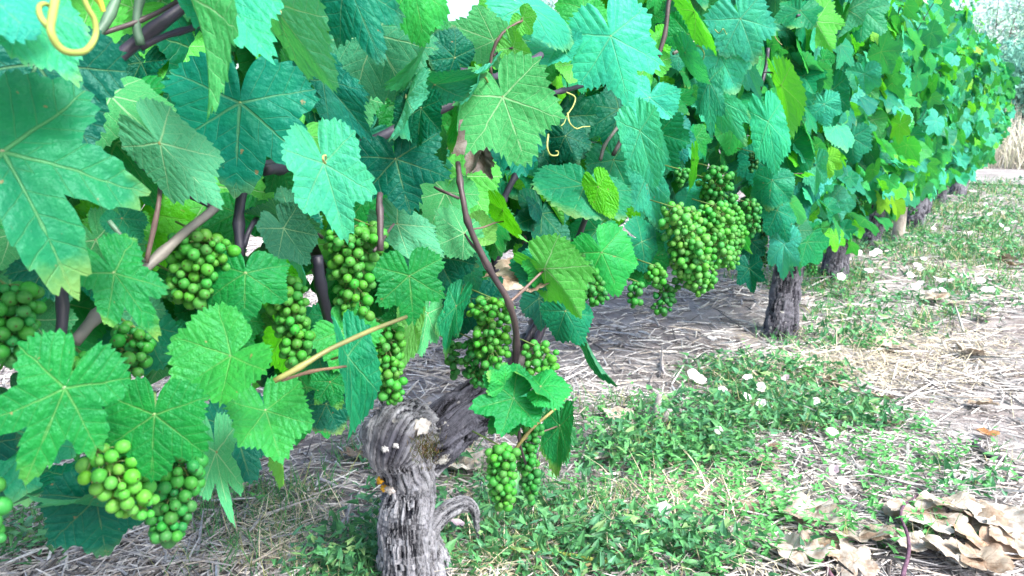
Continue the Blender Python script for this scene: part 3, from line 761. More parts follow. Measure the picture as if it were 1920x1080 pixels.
# ------------------------------------------------------------------ leaves placed one by one
# (stalk x, y, tip x, y, off, side, colour, options)
HL = [
 (5,285,150,528,.32,1,'T',dict(lobe=.62,roll=-8,wave=.03)), (30,-5,153,156,.345,1,'L',dict(lobe=.1)), (-35,-25,70,78,.37,1,'L',{}),
 (70,120,-20,300,.24,1,'D',{}), (208,180,292,268,.13,-1,'G',dict(lobe=.3)), (150,62,245,118,.04,-1,'Y',{}), (335,85,288,155,.05,-1,'Y',{}),
 (250,15,170,60,.03,-1,'Y',{}), (300,0,235,50,.02,-1,'g',{}),
 (356,-8,449,212,.33,-1,'g',dict(roll=52,fold=25,lobe=0,wid=.6)), (395,-40,512,120,.30,1,'L',dict(lobe=.15)),
 (450,193,436,368,.20,1,'B',dict(lobe=.38,wave=.03)), (505,5,640,168,.285,-1,'U',dict(roll=48,lobe=.05,fold=18)),
 (648,-40,716,122,.30,1,'B',dict(roll=15,lobe=.3)), (605,150,692,246,.22,1,'B',dict(lobe=.1)), (560,138,613,236,.19,-1,'G',dict(roll=48,lobe=0)),
 (702,66,772,192,.20,-1,'T',dict(lobe=.1,wid=1.05)), (690,46,765,-18,.15,-1,'G',{}), (772,-35,802,76,.285,1,'g',dict(lobe=.05)),
 (800,72,772,186,.255,-1,'U',dict(roll=60,lobe=0)), (852,108,812,60,.22,1,'D',dict(lobe=.1)), (926,76,838,44,.12,-1,'g',dict(lobe=.1,wid=1.1)),
 (934,55,902,-8,.10,-1,'Y',dict(lobe=.2)), (985,10,1108,60,.20,1,'L',dict(lobe=.05,roll=-20)), (962,90,996,147,.25,-1,'Y',dict(roll=35,lobe=.2)),
 (980,34,1001,64,.25,-1,'Y',dict(roll=30)), (1096,18,1042,48,.15,1,'g',{}), (1145,68,1182,196,.275,1,'L',dict(lobe=.32,wave=.03)),
 (1045,85,1020,138,.20,1,'L',dict(lobe=.1)), (1108,82,1062,128,.12,-1,'Y',{}), (1075,120,1105,160,.12,-1,'Y',{}),
 (943,182,988,310,.27,-1,'g',dict(lobe=.12,wid=1.05)), (815,158,918,150,.25,1,'T',dict(roll=40,fold=20,lobe=.1)), (905,140,865,196,.27,-1,'L',dict(roll=45,lobe=.2)),
 (742,298,766,398,.225,1,'D',dict(lobe=.38)), (868,190,846,288,.22,1,'g',dict(roll=55,lobe=0)), (790,203,778,272,.26,1,'D',dict(roll=25,lobe=0)),
 (762,184,743,268,.25,-1,'L',dict(roll=68,lobe=0)), (607,307,654,450,.30,1,'L',dict(lobe=.3,wid=.92,wave=.03)), (300,268,414,388,.245,-1,'U',dict(roll=25,lobe=.15)),
 (553,416,518,348,.15,-1,'U',{}), (551,426,458,393,.20,1,'D',dict(roll=52,lobe=.05)), (532,428,578,498,.22,-1,'D',dict(lobe=.05)),
 (560,488,579,552,.20,-1,'L',dict(roll=62,lobe=0)), (460,512,456,598,.25,1,'G',dict(lobe=.25,wid=1.08)), (214,512,302,628,.285,1,'G',dict(lobe=.5)),
 (405,350,325,470,.05,-1,'Y',{}), (230,420,175,480,.08,-1,'Y',{}), (180,450,235,540,.10,-1,'G',{}), (230,410,262,452,.16,1,'T',dict(lobe=.1)),
 (433,667,322,738,.32,1,'g',dict(lobe=.05,wid=1.0,wave=.03)), (290,778,278,908,.345,1,'G',dict(lobe=.25,wave=.035,wid=.95)), (122,728,44,912,.36,1,'G',dict(lobe=.5,wave=.03,wid=.82)),
 (180,935,200,1048,.27,1,'D',dict(lobe=.2,wid=.92)), (178,930,46,962,.28,-1,'U',dict(roll=66,lobe=.3)), (150,898,15,944,.20,1,'D',dict(roll=45)),
 (498,770,528,868,.285,1,'g',dict(lobe=.15,roll=-10)), (405,848,424,988,.225,-1,'U',dict(lobe=.6,wid=.62)), (440,798,470,908,.18,1,'D',dict(wid=.8)),
 (525,845,539,912,.27,-1,'y',dict(roll=62,lobe=0)), (652,668,682,820,.30,1,'T',dict(roll=-28,fold=48,lobe=0,wid=.85)),
 (767,517,778,608,.25,1,'G',dict(lobe=.4,wid=1.1)), (745,420,832,487,.20,-1,'U',dict(lobe=.1)), (628,595,640,660,.10,1,'T',{}),
 (640,622,697,684,.22,1,'g',dict(lobe=.1)), (620,716,636,768,.22,1,'G',dict(lobe=.4)), (612,758,640,815,.18,1,'D',{}),
 (772,598,756,704,.20,-1,'y',dict(roll=35,lobe=.2)), (802,588,786,672,.18,-1,'g',dict(lobe=.3)), (856,574,822,668,.22,1,'T',dict(roll=25)),
 (1060,583,1098,648,.255,1,'T',dict(lobe=.05,wid=.85)), (1098,634,1138,735,.255,1,'D',dict(roll=66,lobe=0)),
 (1128,473,1166,556,.255,1,'g',dict(lobe=.04,wave=.03)), (1096,347,1072,408,.27,1,'T',dict(lobe=.05,wid=1.45,wave=.03)), (1122,350,1150,410,.30,1,'Y',dict(roll=20,lobe=0)),
 (1021,504,962,486,.27,1,'T',dict(wid=.9,lobe=.1)), (1021,504,1100,572,.285,-1,'Y',dict(roll=40,lobe=.1)), (1021,504,1006,458,.275,1,'g',dict(lobe=.3)),
 (870,437,806,404,.225,-1,'G',dict(lobe=.05)), (888,432,926,466,.20,-1,'y',dict(lobe=.1)), (943,394,976,464,.225,1,'Y',dict(roll=62,lobe=0)),
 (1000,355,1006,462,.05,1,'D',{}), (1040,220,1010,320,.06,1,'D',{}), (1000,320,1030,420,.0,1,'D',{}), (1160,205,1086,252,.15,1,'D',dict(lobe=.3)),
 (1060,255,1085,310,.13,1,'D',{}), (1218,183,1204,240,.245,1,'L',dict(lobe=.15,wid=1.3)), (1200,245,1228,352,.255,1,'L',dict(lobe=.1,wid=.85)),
 (1268,245,1288,305,.20,1,'B',dict(lobe=.3)), (1212,330,1232,432,.25,1,'L',{}), (1203,453,1266,494,.26,1,'T',dict(lobe=.1,wid=1.1)), (1195,470,1212,540,.24,1,'G',{}),
 (1349,103,1388,178,.265,1,'L',dict(lobe=.1)), (1388,35,1422,120,.305,1,'L',dict(lobe=.25)), (1290,65,1258,25,.22,1,'G',dict(lobe=.1)),
 (1302,22,1350,98,.28,-1,'Y',dict(roll=58,lobe=0)), (1285,98,1316,166,.27,1,'L',dict(roll=45,lobe=0)), (1330,152,1330,254,.25,1,'T',dict(wid=.8)),
 (1352,188,1402,274,.24,1,'L',dict(roll=25)), (1402,128,1424,190,.25,1,'L',dict(roll=20)), (1440,228,1462,332,.28,1,'L',dict(wid=.7,lobe=.1)),
 (1448,338,1438,392,.27,1,'T',dict(lobe=.15,wid=1.15)), (1465,160,1502,257,.28,-1,'Y',dict(roll=40,lobe=0)), (1560,168,1562,238,.27,1,'T',dict(lobe=.2)),
 (1545,195,1552,238,.30,1,'L',{}), (1620,138,1622,180,.28,1,'L',dict(lobe=.1,wid=1.2)), (1597,258,1602,308,.28,1,'T',dict(wid=1.1)),
 (1457,394,1484,458,.28,1,'T',dict(lobe=.35)), (1470,458,1464,524,.29,1,'L',dict(wid=.9,lobe=.3)), (1405,503,1411,552,.22,1,'D',dict(lobe=.4)),
 (1408,452,1400,490,.2,1,'D',{}), (1318,358,1312,402,.26,1,'L',{}), (1302,300,1304,366,.27,-1,'Y',dict(roll=55,lobe=0)), (1530,310,1528,368,.29,1,'L',dict(wid=.8)),
 (1550,298,1555,336,.3,1,'y',dict(lobe=.4)), (1395,440,1398,476,.24,1,'g',dict(roll=45)), (1420,300,1415,350,.2,1,'T',{}), (1500,330,1512,410,.25,1,'B',{}),
 (1380,60,1350,10,.22,1,'G',{}), (1255,430,1250,500,.12,1,'D',{}), (1235,250,1262,320,.2,1,'T',{}), (1470,280,1490,350,.22,1,'T',{}),
 (1530,40,1560,95,.28,-1,'Y',{}), (1500,20,1480,60,.25,1,'T',{}), (1580,30,1570,85,.28,1,'g',{}), (1620,20,1612,80,.29,1,'T',{}),
 (963,747,882,768,.345,1,'G',dict(lobe=.4,wid=1.0)), (952,768,918,815,.33,1,'G',dict(lobe=.3)), (948,722,918,700,.335,1,'g',{}), (1014,725,1068,714,.37,1,'g',dict(roll=-35,lobe=.05,wid=1.2)),
 (1014,725,970,694,.365,1,'g',dict(roll=40,lobe=0)), (1050,798,1036,892,.335,1,'G',dict(roll=35,lobe=.1,wid=.9)), (1045,790,1066,868,.325,-1,'G',dict(roll=30)), (990,760,972,792,.32,1,'T',{}),
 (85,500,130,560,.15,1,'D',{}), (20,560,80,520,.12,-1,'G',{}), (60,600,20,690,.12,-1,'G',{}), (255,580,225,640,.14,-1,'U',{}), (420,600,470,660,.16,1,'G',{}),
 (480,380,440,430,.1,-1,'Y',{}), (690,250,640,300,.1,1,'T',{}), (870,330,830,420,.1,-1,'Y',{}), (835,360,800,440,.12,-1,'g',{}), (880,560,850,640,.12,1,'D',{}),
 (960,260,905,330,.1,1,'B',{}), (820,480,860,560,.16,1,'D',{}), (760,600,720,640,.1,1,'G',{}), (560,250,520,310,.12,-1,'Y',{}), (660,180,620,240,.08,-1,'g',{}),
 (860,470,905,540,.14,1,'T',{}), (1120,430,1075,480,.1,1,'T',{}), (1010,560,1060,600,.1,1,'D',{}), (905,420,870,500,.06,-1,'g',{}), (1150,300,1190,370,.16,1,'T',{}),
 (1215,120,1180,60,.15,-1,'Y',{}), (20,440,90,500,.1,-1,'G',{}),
]
WID = {(30,153):.6,(395,512):.58,(450,436):1.15,(505,640):.6,(648,716):.58,(605,692):.52,(702,772):.9,(772,802):.72,(926,838):.75,(985,1108):.45,(1145,1182):.9,(943,988):.95,
 (742,766):1.2,(607,654):.74,(300,414):.6,(532,578):.8,(460,456):1.25,(214,302):.64,(433,322):1.1,(290,278):1.05,(122,44):.78,(180,200):1.1,(498,528):1.02,(405,424):.42,(652,682):.52,(767,778):1.05,
 (745,832):.52,(772,756):.45,(802,786):.5,(856,822):.4,(1060,1098):.78,(1098,1138):.5,(1128,1166):1.0,(1096,1072):1.8,(1122,1150):.6,(1160,1086):.75,(1218,1204):1.25,(1200,1228):.5,(1268,1288):.8,(1212,1232):.52,
 (1203,1266):.75,(1349,1388):.8,(1388,1422):.9,(1285,1316):.5,(1330,1330):.36,(1352,1402):.45,(1402,1424):.4,(1440,1462):.45,(1448,1438):1.0,(1465,1502):.5,(1560,1562):.62,(1620,1622):1.05,(1597,1602):1.0,
 (1457,1484):.7,(1470,1464):.62,(1405,1411):.8,(1530,1528):.55,(1500,1512):.5,(1302,1304):.5,(356,449):.6,(560,613):.6,(962,996):.6,(815,918):.6,(868,846):.6,(800,772):.6,(1302,1350):.6,(1050,1036):.55,(1045,1066):.5}
def add_leaf(vi, me, m, color, pet=None, name='leaf'):
    o = add(name, me, VINE[vi], color=color, mw=rel(vi, m))
    if pet is not None:
        V, F = tube(pet, np.linspace(.0016, .0013, len(pet)), 6)
        inv = np.array(m.inverted())
        Vl = V @ inv[:3, :3].T + inv[:3, 3]
        add('petiole', build_mesh('petiole', Vl, F, mat=M_TENDRIL), o, color=(random.uniform(.14, .26), random.uniform(.20, .28), random.uniform(.08, .13)))
    return o
def petiole_curve(J, m, ln=.065):
    y = np.array(m.col[1][:3]); y /= np.linalg.norm(y)
    back = (J-CAM)/np.linalg.norm(J-CAM) + np.array([0, 0, random.uniform(-.4, .2)]) + RD*random.uniform(-.3, .3)
    back /= np.linalg.norm(back)
    a = J; b = J - y*ln*.06 + back*ln*.4; c = J - y*ln*.12 + back*ln
    return spline(np.array([a, b, c]), 8)
leafcount = [0]*9
for q, (jx, jy, tx, ty, off, side, ck, op) in enumerate(HL):
    op = dict(op); roll = op.pop('roll', random.uniform(-14, 14)); roll += (20 if roll > 39 else 0)
    J = on(jx, jy, off); dj = (J-CAM) @ FWD; dt = (on(tx, ty, off)-CAM) @ FWD
    T = at(tx, ty, dj + .22*(dt-dj) - random.uniform(-.004, .020)) if op.pop('flat', 1) else on(tx, ty, off)
    m = leaf_matrix(J, T, roll, side, up=random.uniform(.2, .45))
    kw = dict(lobe=random.uniform(.1, .4), wave=random.uniform(.04, .09), droop=random.uniform(.02, .3), cup=random.uniform(.05, .26), fold=random.choice([0, 8, 14, 20, -12, -18])); kw.update(op)
    kw['teeth'] = random.uniform(.08, .14)
    if random.random() < .25 and 'wave' not in op: kw['cup'] = random.choice([-.4, .45, .5]); kw['wave'] = .11
    if (jx, tx) in WID: kw['wid'] = WID[(jx, tx)]
    vi = vine_of(J)
    o = add_leaf(vi, leaf_mesh('leaf', 100+q, M_LEAF, **kw), m, pick(ck), petiole_curve(J, m)); leafcount[vi] += 1
# withered leaves still hanging in the near vine
for jx, jy, tx, ty, off, c, lab in ((990, 528, 903, 525, .24, (.42, .36, .29), 'withered beige leaf caught on the cane'), (905, 250, 884, 330, .17, (.30, .28, .27), 'shrivelled grey leaf hanging in the canopy'), (900, 290, 920, 335, .15, (.20, .19, .19), None)):
    J = on(jx, jy, off); T = at(tx, ty, (J-CAM) @ FWD - .01); vi = vine_of(J)
    o = add_leaf(vi, leaf_mesh('leaf', jx, M_DRY, lobe=.3, crumple=.35, fold=25, wid=.8), leaf_matrix(J, T, 30), c)
    if lab: o['label'] = lab

# ------------------------------------------------------------------ the rest of the canopy
VAR = [leaf_mesh('leaf', 900+k, M_LEAF, N=88, M=4, lobe=random.uniform(.05, .45), wave=random.uniform(.04, .09), droop=random.uniform(0, .35), cup=random.uniform(.05, .3), fold=random.choice([0, 0, 0, 15, 30]), wid=random.uniform(.9, 1.1)) for k in range(18)]
LOW = [leaf_shape(700+k, N=44, M=2, lobe=.12+.08*k, teeth=.13, wave=.06, droop=.2, cup=.15) for k in range(6)]
def skyhole(px, py):
    return (835 < px < 1050 and py < 66) or (1065 < px < 1140 and py < 40)
def canopy_bottom(s):
    if s < -.12: return .41
    if s < .9: return .52
    return .46 if s < 1.5 else .34
def leaf_frame(P, nrm, tipdir, L):
    y = tipdir/np.linalg.norm(tipdir); n = nrm-y*(nrm @ y); n /= np.linalg.norm(n); x = np.cross(y, n)
    m = Matrix.Identity(4)
    for i in range(3): m[i][0], m[i][1], m[i][2], m[i][3] = x[i]*L, y[i]*L, n[i]*L, P[i]
    return m
rf = random.Random(11)
for vi in range(2, 9):
    for q in range(7):
        s = rf.uniform(BOUND[vi], BOUND[vi+1]); z0 = rf.uniform(.95, 1.35) if q < 5 else rf.uniform(.6, .95); t0 = rf.uniform(.12, .24)
        a = rf.uniform(-.35, .35); o_ = rf.uniform(.02, .20); h = rf.uniform(.22, .42) if q < 5 else rf.uniform(-.02, .18)
        Pq = [row(s, t0, z0), row(s+a*.4, t0+o_*.6, z0+h*.55), row(s+a, t0+o_, z0+h*(.95 if h > .3 else .7))]
        cane(vi, Pq, .0028, .0014, (.10, .13, .07) if q % 2 else (.07, .05, .06), world=True, k=6)
        C = spline(np.array(Pq), 8)
        for k in range(2, 8):
            nrm = RN*rf.uniform(.2, 1)+np.array([0, 0, rf.uniform(.2, 1.2)])+RD*rf.uniform(-.6, .6)
            sg = 1 if k % 2 else -1
            tip = RD*sg*rf.uniform(.5, 1.1)+RN*rf.uniform(0, .8)+np.array([0, 0, rf.uniform(-.9, .1)])
            add('leaf', VAR[rf.randrange(18)], VINE[vi], color=pick('Y' if k > 5 else rf.choice(['g', 'L', 'g', 'Y']), rf), mw=rel(vi, leaf_frame(C[k]+RD*sg*.02, nrm, tip, rf.uniform(.06, .075)*(1.15-k*.09)))); leafcount[vi] += 1
mass = [[] for _ in range(9)]
for vi in range(9):
    s0, s1 = BOUND[vi], BOUND[vi+1]
    if vi == 0: s0 = -1.5
    dens_front = 330 if vi >= 2 else 120
    nfront = int(dens_front*(s1-s0)/1.25) if vi >= 2 else int(360*(s1-s0))
    nback = int(620*(s1-s0)) if vi < 4 else int(240*(s1-s0))
    for q in range(nfront+nback):
        front = q < nfront
        s = rf.uniform(s0, s1); zb = canopy_bottom(s)
        ztop = (1.60 if s < 2.6 else 1.44 if s < 5 else 1.62)+.08*math.sin(s*3.1)+.06*math.sin(s*7.7)
        z = zb + (ztop-zb)*rf.random()**.92
        clump = float(vn(s*4.2, z*4.2, 3.3))-.5
        if front: t = rf.uniform(.10, .34)+.24*clump+(.05 if vi > 5 else 0) if vi >= 2 else rf.uniform(-.04, .15)
        else: t = rf.uniform(-.32, .12) if vi >= 2 else rf.uniform(-.34, .02)
        if s > 1.0 and s < 1.5: t = min(t, .05+.25*(s-1.0)/.5) if front else t
        bulge = 1-.45*max(0, (z-1.25)/.45) - .25*max(0, (.62-z)/.28)
        t *= bulge
        P = row(s, t, z)
        px, py, dz = proj(P)
        if dz < .3: continue
        if vi >= 2 and t > -.12 and z > .5 and float(vn(s*5.2, z*5.2, 8.1)) < .30: continue
        if skyhole(px, py): continue
        if vi < 2 and z < .5 and t > -.25 and py > 800: continue
        # keep the fruit of the second vine and the trunk in the open
        if t > .0 and (1190 < px < 1450 and 265 < py < 600): continue
        if t > .1 and px < 1240: continue
        outw = RN if t > -.05 else -RN
        nrm = outw*rf.uniform(.1, 1.1) + np.array([0, 0, rf.uniform(-.2, 1.2)]) + RD*rf.uniform(-.9, .9)
        tip = np.array([0, 0, -1.0]) + outw*rf.uniform(-.3, 1.1) + RD*rf.uniform(-1.2, 1.2)
        L = rf.uniform(.058, .102)*(.62 if rf.random() < .3 else 1) if vi >= 2 else rf.uniform(.048, .088)*(.7 if rf.random() < .3 else 1)
        m = leaf_frame(P, nrm/np.linalg.norm(nrm), tip, L)
        u = rf.random()
        if vi >= 4: ck = 'T' if u < .34 else 'L' if u < .74 else 'g' if u < .89 else 'Y' if u < .96 else 'y'
        elif vi >= 3: ck = 'T' if u < .30 else 'L' if u < .62 else 'g' if u < .84 else 'Y' if u < .93 else 'y' if u < .96 else 'B'
        elif vi == 2: ck = 'T' if u < .36 else 'L' if u < .6 else 'B' if u < .7 else 'g' if u < .86 else 'Y'
        else: ck = 'G' if u < .3 else 'D' if u < .5 else 'T' if u < .7 else 'g' if u < .85 else 'Y'
        c = pick(ck, rf)
        inview = -60 < px < 1980 and -60 < py < 1100
        if front and inview and leafcount[vi] < 298:
            o = add('leaf', VAR[rf.randrange(18)], VINE[vi], color=c, mw=rel(vi, m)); leafcount[vi] += 1
        else:
            mass[vi].append((m, c, rf.randrange(6)))
for vi in range(9):
    Vs, Fs3, Fs4, Us, Cs, o = [], [], [], [], [], 0
    for m, c, k in mass[vi]:
        V, F, UV = LOW[k]; A = np.array(m)
        Vs.append(V @ A[:3, :3].T + A[:3, 3] - VPOS[vi]); Fs3.append(F[0]+o); Fs4.append(F[1]+o); Us.append(UV); Cs.append(np.repeat(c[None], len(V), 0)); o += len(V)
    if Vs: add('foliage', build_mesh('foliage', np.vstack(Vs), [np.vstack(Fs3), np.vstack(Fs4)], uv=np.vstack(Us), col=np.vstack(Cs), mat=M_LEAFM), VINE[vi], kind='stuff')

# ------------------------------------------------------------------ grape bunches
def ico(sub=2):
    import bmesh
    bm = bmesh.new(); bmesh.ops.create_icosphere(bm, subdivisions=sub, radius=1.0)
    for v in bm.verts: v.co.z *= 1.0
    me = bpy.data.meshes.new('grape'); bm.to_mesh(me); bm.free()
    me.polygons.foreach_set('use_smooth', np.ones(len(me.polygons), bool)); me.materials.append(M_BERRY); return me
BERRY_HI, BERRY_LO = ico(3), ico(2)
GC = {'v': (.060, .30, .042), 'y': (.095, .37, .045), 'd': (.034, .235, .042), 'p': (.095, .38, .065), 'k': (.016, .115, .025)}
def bunch(axis, rpx, off, n, colr, dia=.0125, taper=.6, loose=0., label=None, hi=True):
    P = np.array([on(x, y, off) for x, y in axis]); vi = vine_of(P[0])
    depth = (P[0]-CAM) @ FWD; rad = rpx*depth/FPX
    C = spline(P, 12); T, A, B = frames(C); pts, szs = [], []
    r = np.random.default_rng(int(axis[0][0]*7+axis[0][1]))
    tries = 0
    while len(pts) < n and tries < n*60:
        tries += 1
        u = r.uniform(0, 1); i = min(int(u*11), 10); f = u*11-i
        c = C[i]*(1-f)+C[i+1]*f
        R = max(rad*(1-(1-taper)*u)*math.sqrt(max(.05, 1-max(0, (u-.75)/.25)**2*.8))*min(1, .55+u*4) - dia*.4, dia*.35)
        a = r.uniform(0, 6.283); q = R*(r.uniform(.55, 1.05) if tries % 3 else r.uniform(0, 1))
        p = c + (A[i]*math.cos(a)+B[i]*math.sin(a))*q
        d = dia*r.uniform(.78, 1.1)*(.65 if r.uniform() < .12 else 1)
        if pts:
            dd = np.linalg.norm(np.array(pts)-p, axis=1) - (np.array(szs)+d)*.5*(.86+loose)
            if dd.min() < 0: continue
        pts.append(p); szs.append(d)
    # stalk with a short stalk to each berry
    top = P[0] + np.array([0, 0, .010]) - RN*.045
    Vs, Fq, Ft, o = [], [], [], 0
    V, F = tube(np.vstack([[top], C[::2]]), np.linspace(.0012, .0007, 7), 5); Vs.append(V); Fq.append(F[0]); Ft.append(F[1]); o = len(V)
    for p in pts:
        w = np.linalg.norm(C-p, axis=1); i = max(0, w.argmin()-1)
        V, F = tube(np.array([C[i], (C[i]+p)*.5+np.array([0, 0, .002]), p]), .00055, 3); Vs.append(V); Fq.append(F[0]+o); Ft.append(F[1]+o); o += len(V)
    b = add('grape_bunch', build_mesh('grape_bunch', np.vstack(Vs)-P[0], [np.vstack(Fq), np.vstack(Ft)], mat=M_TENDRIL), VINE[vi], color=(.13, .20, .06), mw=Matrix.Translation(Vector(P[0]-VPOS[vi])))
    if label: b['label'] = label
    for p, d in zip(pts, szs):
        w = np.linalg.norm(C-p, axis=1); ax = p-C[w.argmin()]+np.array([0, 0, -.004]); 
        q = Vector(ax).to_track_quat('Z', 'Y')
        s = d*.5; m = Matrix.LocRotScale(Vector(p-P[0]), q, Vector((s*r.uniform(.94, 1.0), s*r.uniform(.94, 1.0), s*r.uniform(1.0, 1.12))))
        cc = np.array(GC[colr])*np.array([r.uniform(.65, 1.45), r.uniform(.82, 1.15), r.uniform(.7, 1.4)])
        add('grape', BERRY_HI if hi else BERRY_LO, b, color=cc, mw=m)
    return b
BUNCHES = [
 ([(385, 442), (372, 510), (360, 575)], 62, .21, 88, 'v', .0125, .65, .04), ([(340, 520), (318, 560)], 34, .19, 22, 'd', .0125, .6, 0),
 ([(530, 520), (548, 600), (560, 695)], 40, .22, 78, 'v', .0125, .7, 0), ([(662, 425), (660, 500), (672, 632)], 56, .22, 105, 'v', .0125, .5, .02), ([(700, 425), (712, 480)], 24, .22, 18, 'v', .012, .7, .02),
 ([(722, 610), (725, 680), (738, 755)], 36, .21, 66, 'v', .0125, .7, 0), ([(710, 600), (705, 680)], 24, .15, 24, 'k', .0125, .7, 0),
 ([(925, 560), (918, 620), (922, 688)], 42, .22, 84, 'v', .0125, .8, 0), ([(895, 640), (898, 722)], 38, .19, 44, 'd', .0125, .7, .03), ([(848, 640), (852, 708)], 16, .14, 14, 'd', .0125, .7, 0),
 ([(1008, 650), (1012, 680), (1010, 705)], 36, .28, 34, 'v', .0125, .9, 0), ([(1020, 725), (1033, 772)], 20, .3, 18, 'v', .0125, .8, 0),
 ([(942, 838), (940, 890), (945, 955)], 31, .35, 62, 'v', .0125, .75, 0), ([(1000, 786), (990, 850), (996, 938)], 24, .335, 58, 'd', .0125, .8, .02),
 ([(12, 535), (25, 600), (10, 680)], 52, .26, 52, 'd', .0135, .8, 0), ([(255, 615), (235, 660), (248, 708)], 42, .22, 30, 'd', .0135, .8, .05), ([(165, 670), (140, 705)], 26, .24, 10, 'v', .0135, .9, 0),
 ([(180, 850), (225, 895), (275, 965)], 50, .325, 52, 'y', .0135, .9, .08), ([(345, 840), (328, 930), (305, 1025)], 46, .30, 66, 'd', .0135, .75, 0), ([(-12, 905), (-8, 1010)], 24, .33, 16, 'd', .0135, .9, 0),
 ([(1345, 316), (1350, 360), (1358, 402)], 25, .27, 52, 'd', .0145, .9, 0), ([(1262, 388), (1275, 450), (1284, 520)], 28, .28, 66, 'p', .0145, .85, 0),
 ([(1338, 385), (1345, 440), (1350, 498)], 30, .29, 72, 'p', .0145, .85, 0), ([(1300, 430), (1305, 500), (1310, 552)], 28, .30, 70, 'p', .0145, .65, 0),
 ([(1290, 392), (1296, 475)], 24, .28, 44, 'p', .0135, .8, 0), ([(1366, 405), (1368, 505)], 22, .27, 44, 'v', .0135, .8, 0), ([(1330, 335), (1334, 398)], 20, .25, 30, 'v', .0135, .8, 0), ([(1318, 470), (1330, 540)], 22, .29, 34, 'v', .0135, .7, 0),
 ([(1325, 400), (1318, 450)], 28, .28, 36, 'v', .0145, .9, 0), ([(1404, 380), (1412, 440)], 18, .26, 30, 'd', .0145, .8, 0), ([(1430, 390), (1436, 448)], 16, .20, 24, 'k', .0145, .8, 0),
 ([(1374, 395), (1386, 460)], 19, .27, 34, 'v', .0145, .8, 0), ([(1228, 498), (1232, 538)], 18, .26, 22, 'v', .0145, .8, 0), ([(1195, 528), (1190, 575)], 15, .24, 18, 'd', .0145, .8, 0),
 ([(1248, 535), (1240, 590)], 20, .24, 28, 'd', .0125, .8, 0), ([(1082, 485), (1100, 530), (1128, 560)], 26, .22, 48, 'd', .0125, .9, 0), ([(1276, 318), (1278, 345)], 14, .25, 14, 'd', .0125, .8, 0),
 ([(1412, 285), (1412, 322)], 11, .2, 14, 'k', .0125, .8, 0), ([(1428, 465), (1432, 500)], 13, .2, 14, 'k', .0125, .8, 0), ([(1285, 540), (1280, 470)], 20, .24, 24, 'd', .0125, .8, 0),
 ([(1522, 488), (1521, 516)], 12, .16, 20, 'd', .0125, .8, 0), ([(1614, 378), (1616, 404)], 12, .2, 22, 'd', .014, .8, 0), ([(1708, 376), (1712, 402)], 10, .2, 18, 'd', .015, .8, 0),
]
for ax, rp, off, n, colr, dia, tap, lo in BUNCHES:
    if 1060 < ax[0][0] < 1445 and ax[0][1] > 310: rp, n, off = rp*1.3, int(n*1.65), off+.03
    elif ax[0][0] < 1060: rp, n = rp*1.14, int(n*1.3)
    if ax[0][0] < 380 and dia > .013: dia, n = .0118, int(n*1.15)
    elif ax[0][0] < 1060: dia, n = .0117, int(n*1.15)
    bunch(ax, rp, off, n, colr, dia, tap, lo, hi=ax[0][0] < 1060)

# ------------------------------------------------------------------ litter of shredded prunings, weeds, grass
def ellipse_field(E):
    out = []
    for px, py, rx, ry, w in E:
        c = gnd(px, py); out.append((c[0], c[1], rx, ry, w))
    def f(x, y):
        d = np.zeros_like(x)
        for cx, cy, rx, ry, w in out:
            q = ((x-cx)/rx)**2+((y-cy)/ry)**2
            d = np.maximum(d, w*np.clip(1.35-q, 0, 1))
        return d
    return f
WEED = ellipse_field([(1380, 850, .50, .30, 1), (1200, 980, .45, .20, .9), (1050, 920, .22, .2, .5), (1480, 800, .35, .28, 1), (1560, 900, .22, .18, .7), (1280, 1010, .4, .15, .9), (1440, 710, .28, .2, .7), (480, 960, .5, .15, .75), (150, 980, .35, .16, .6),
                      (620, 1040, .3, .14, .8), (870, 1000, .2, .12, .7), (900, 860, .14, .14, .6), (690, 860, .12, .1, .45), (1240, 780, .25, .16, .6), (1640, 600, .30, .28, .38), (1440, 1010, .3, .12, .7), (1720, 910, .18, .10, .3),
                      (1640, 520, .8, .6, .75), (1720, 470, .9, .8, .8), (1790, 420, 1.2, 1.3, .8), (1860, 400, 1.5, 2.0, .8), (1880, 352, 2.0, 1.6, .9), (1830, 350, 1.5, 1.5, .8), (1850, 560, .3, .3, .2), (1720, 590, .3, .25, .35), (1560, 640, .25, .2, .5), (1080, 1040, .4, .12, .7), (1840, 880, .15, .10, .2), (1620, 1000, .2, .1, .4)])
def scatter(n, field, box, seed, patch=5.5, lo_=0.):
    r = np.random.default_rng(seed); X = []; got = 0
    while got < n:
        # denser near the camera, so that each metre of picture gets its share
        a = r.uniform(-.75, .75, 60000); lo, hi = math.log(box[0]), math.log(box[1])
        d = np.exp(r.uniform(lo, hi, 60000)*1.0); x, y = a*d, d
        f = field(x, y)*np.clip((vn(x*patch, y*patch, seed)-(.25 if lo_ else .36))*(2.2 if lo_ else 3.0), lo_, 1)
        k = r.uniform(0, 1, 60000) < f
        X.append(np.stack([x[k], y[k]], -1)); got += k.sum()
        if len(X) > 60: break
    return np.vstack(X)[:n]
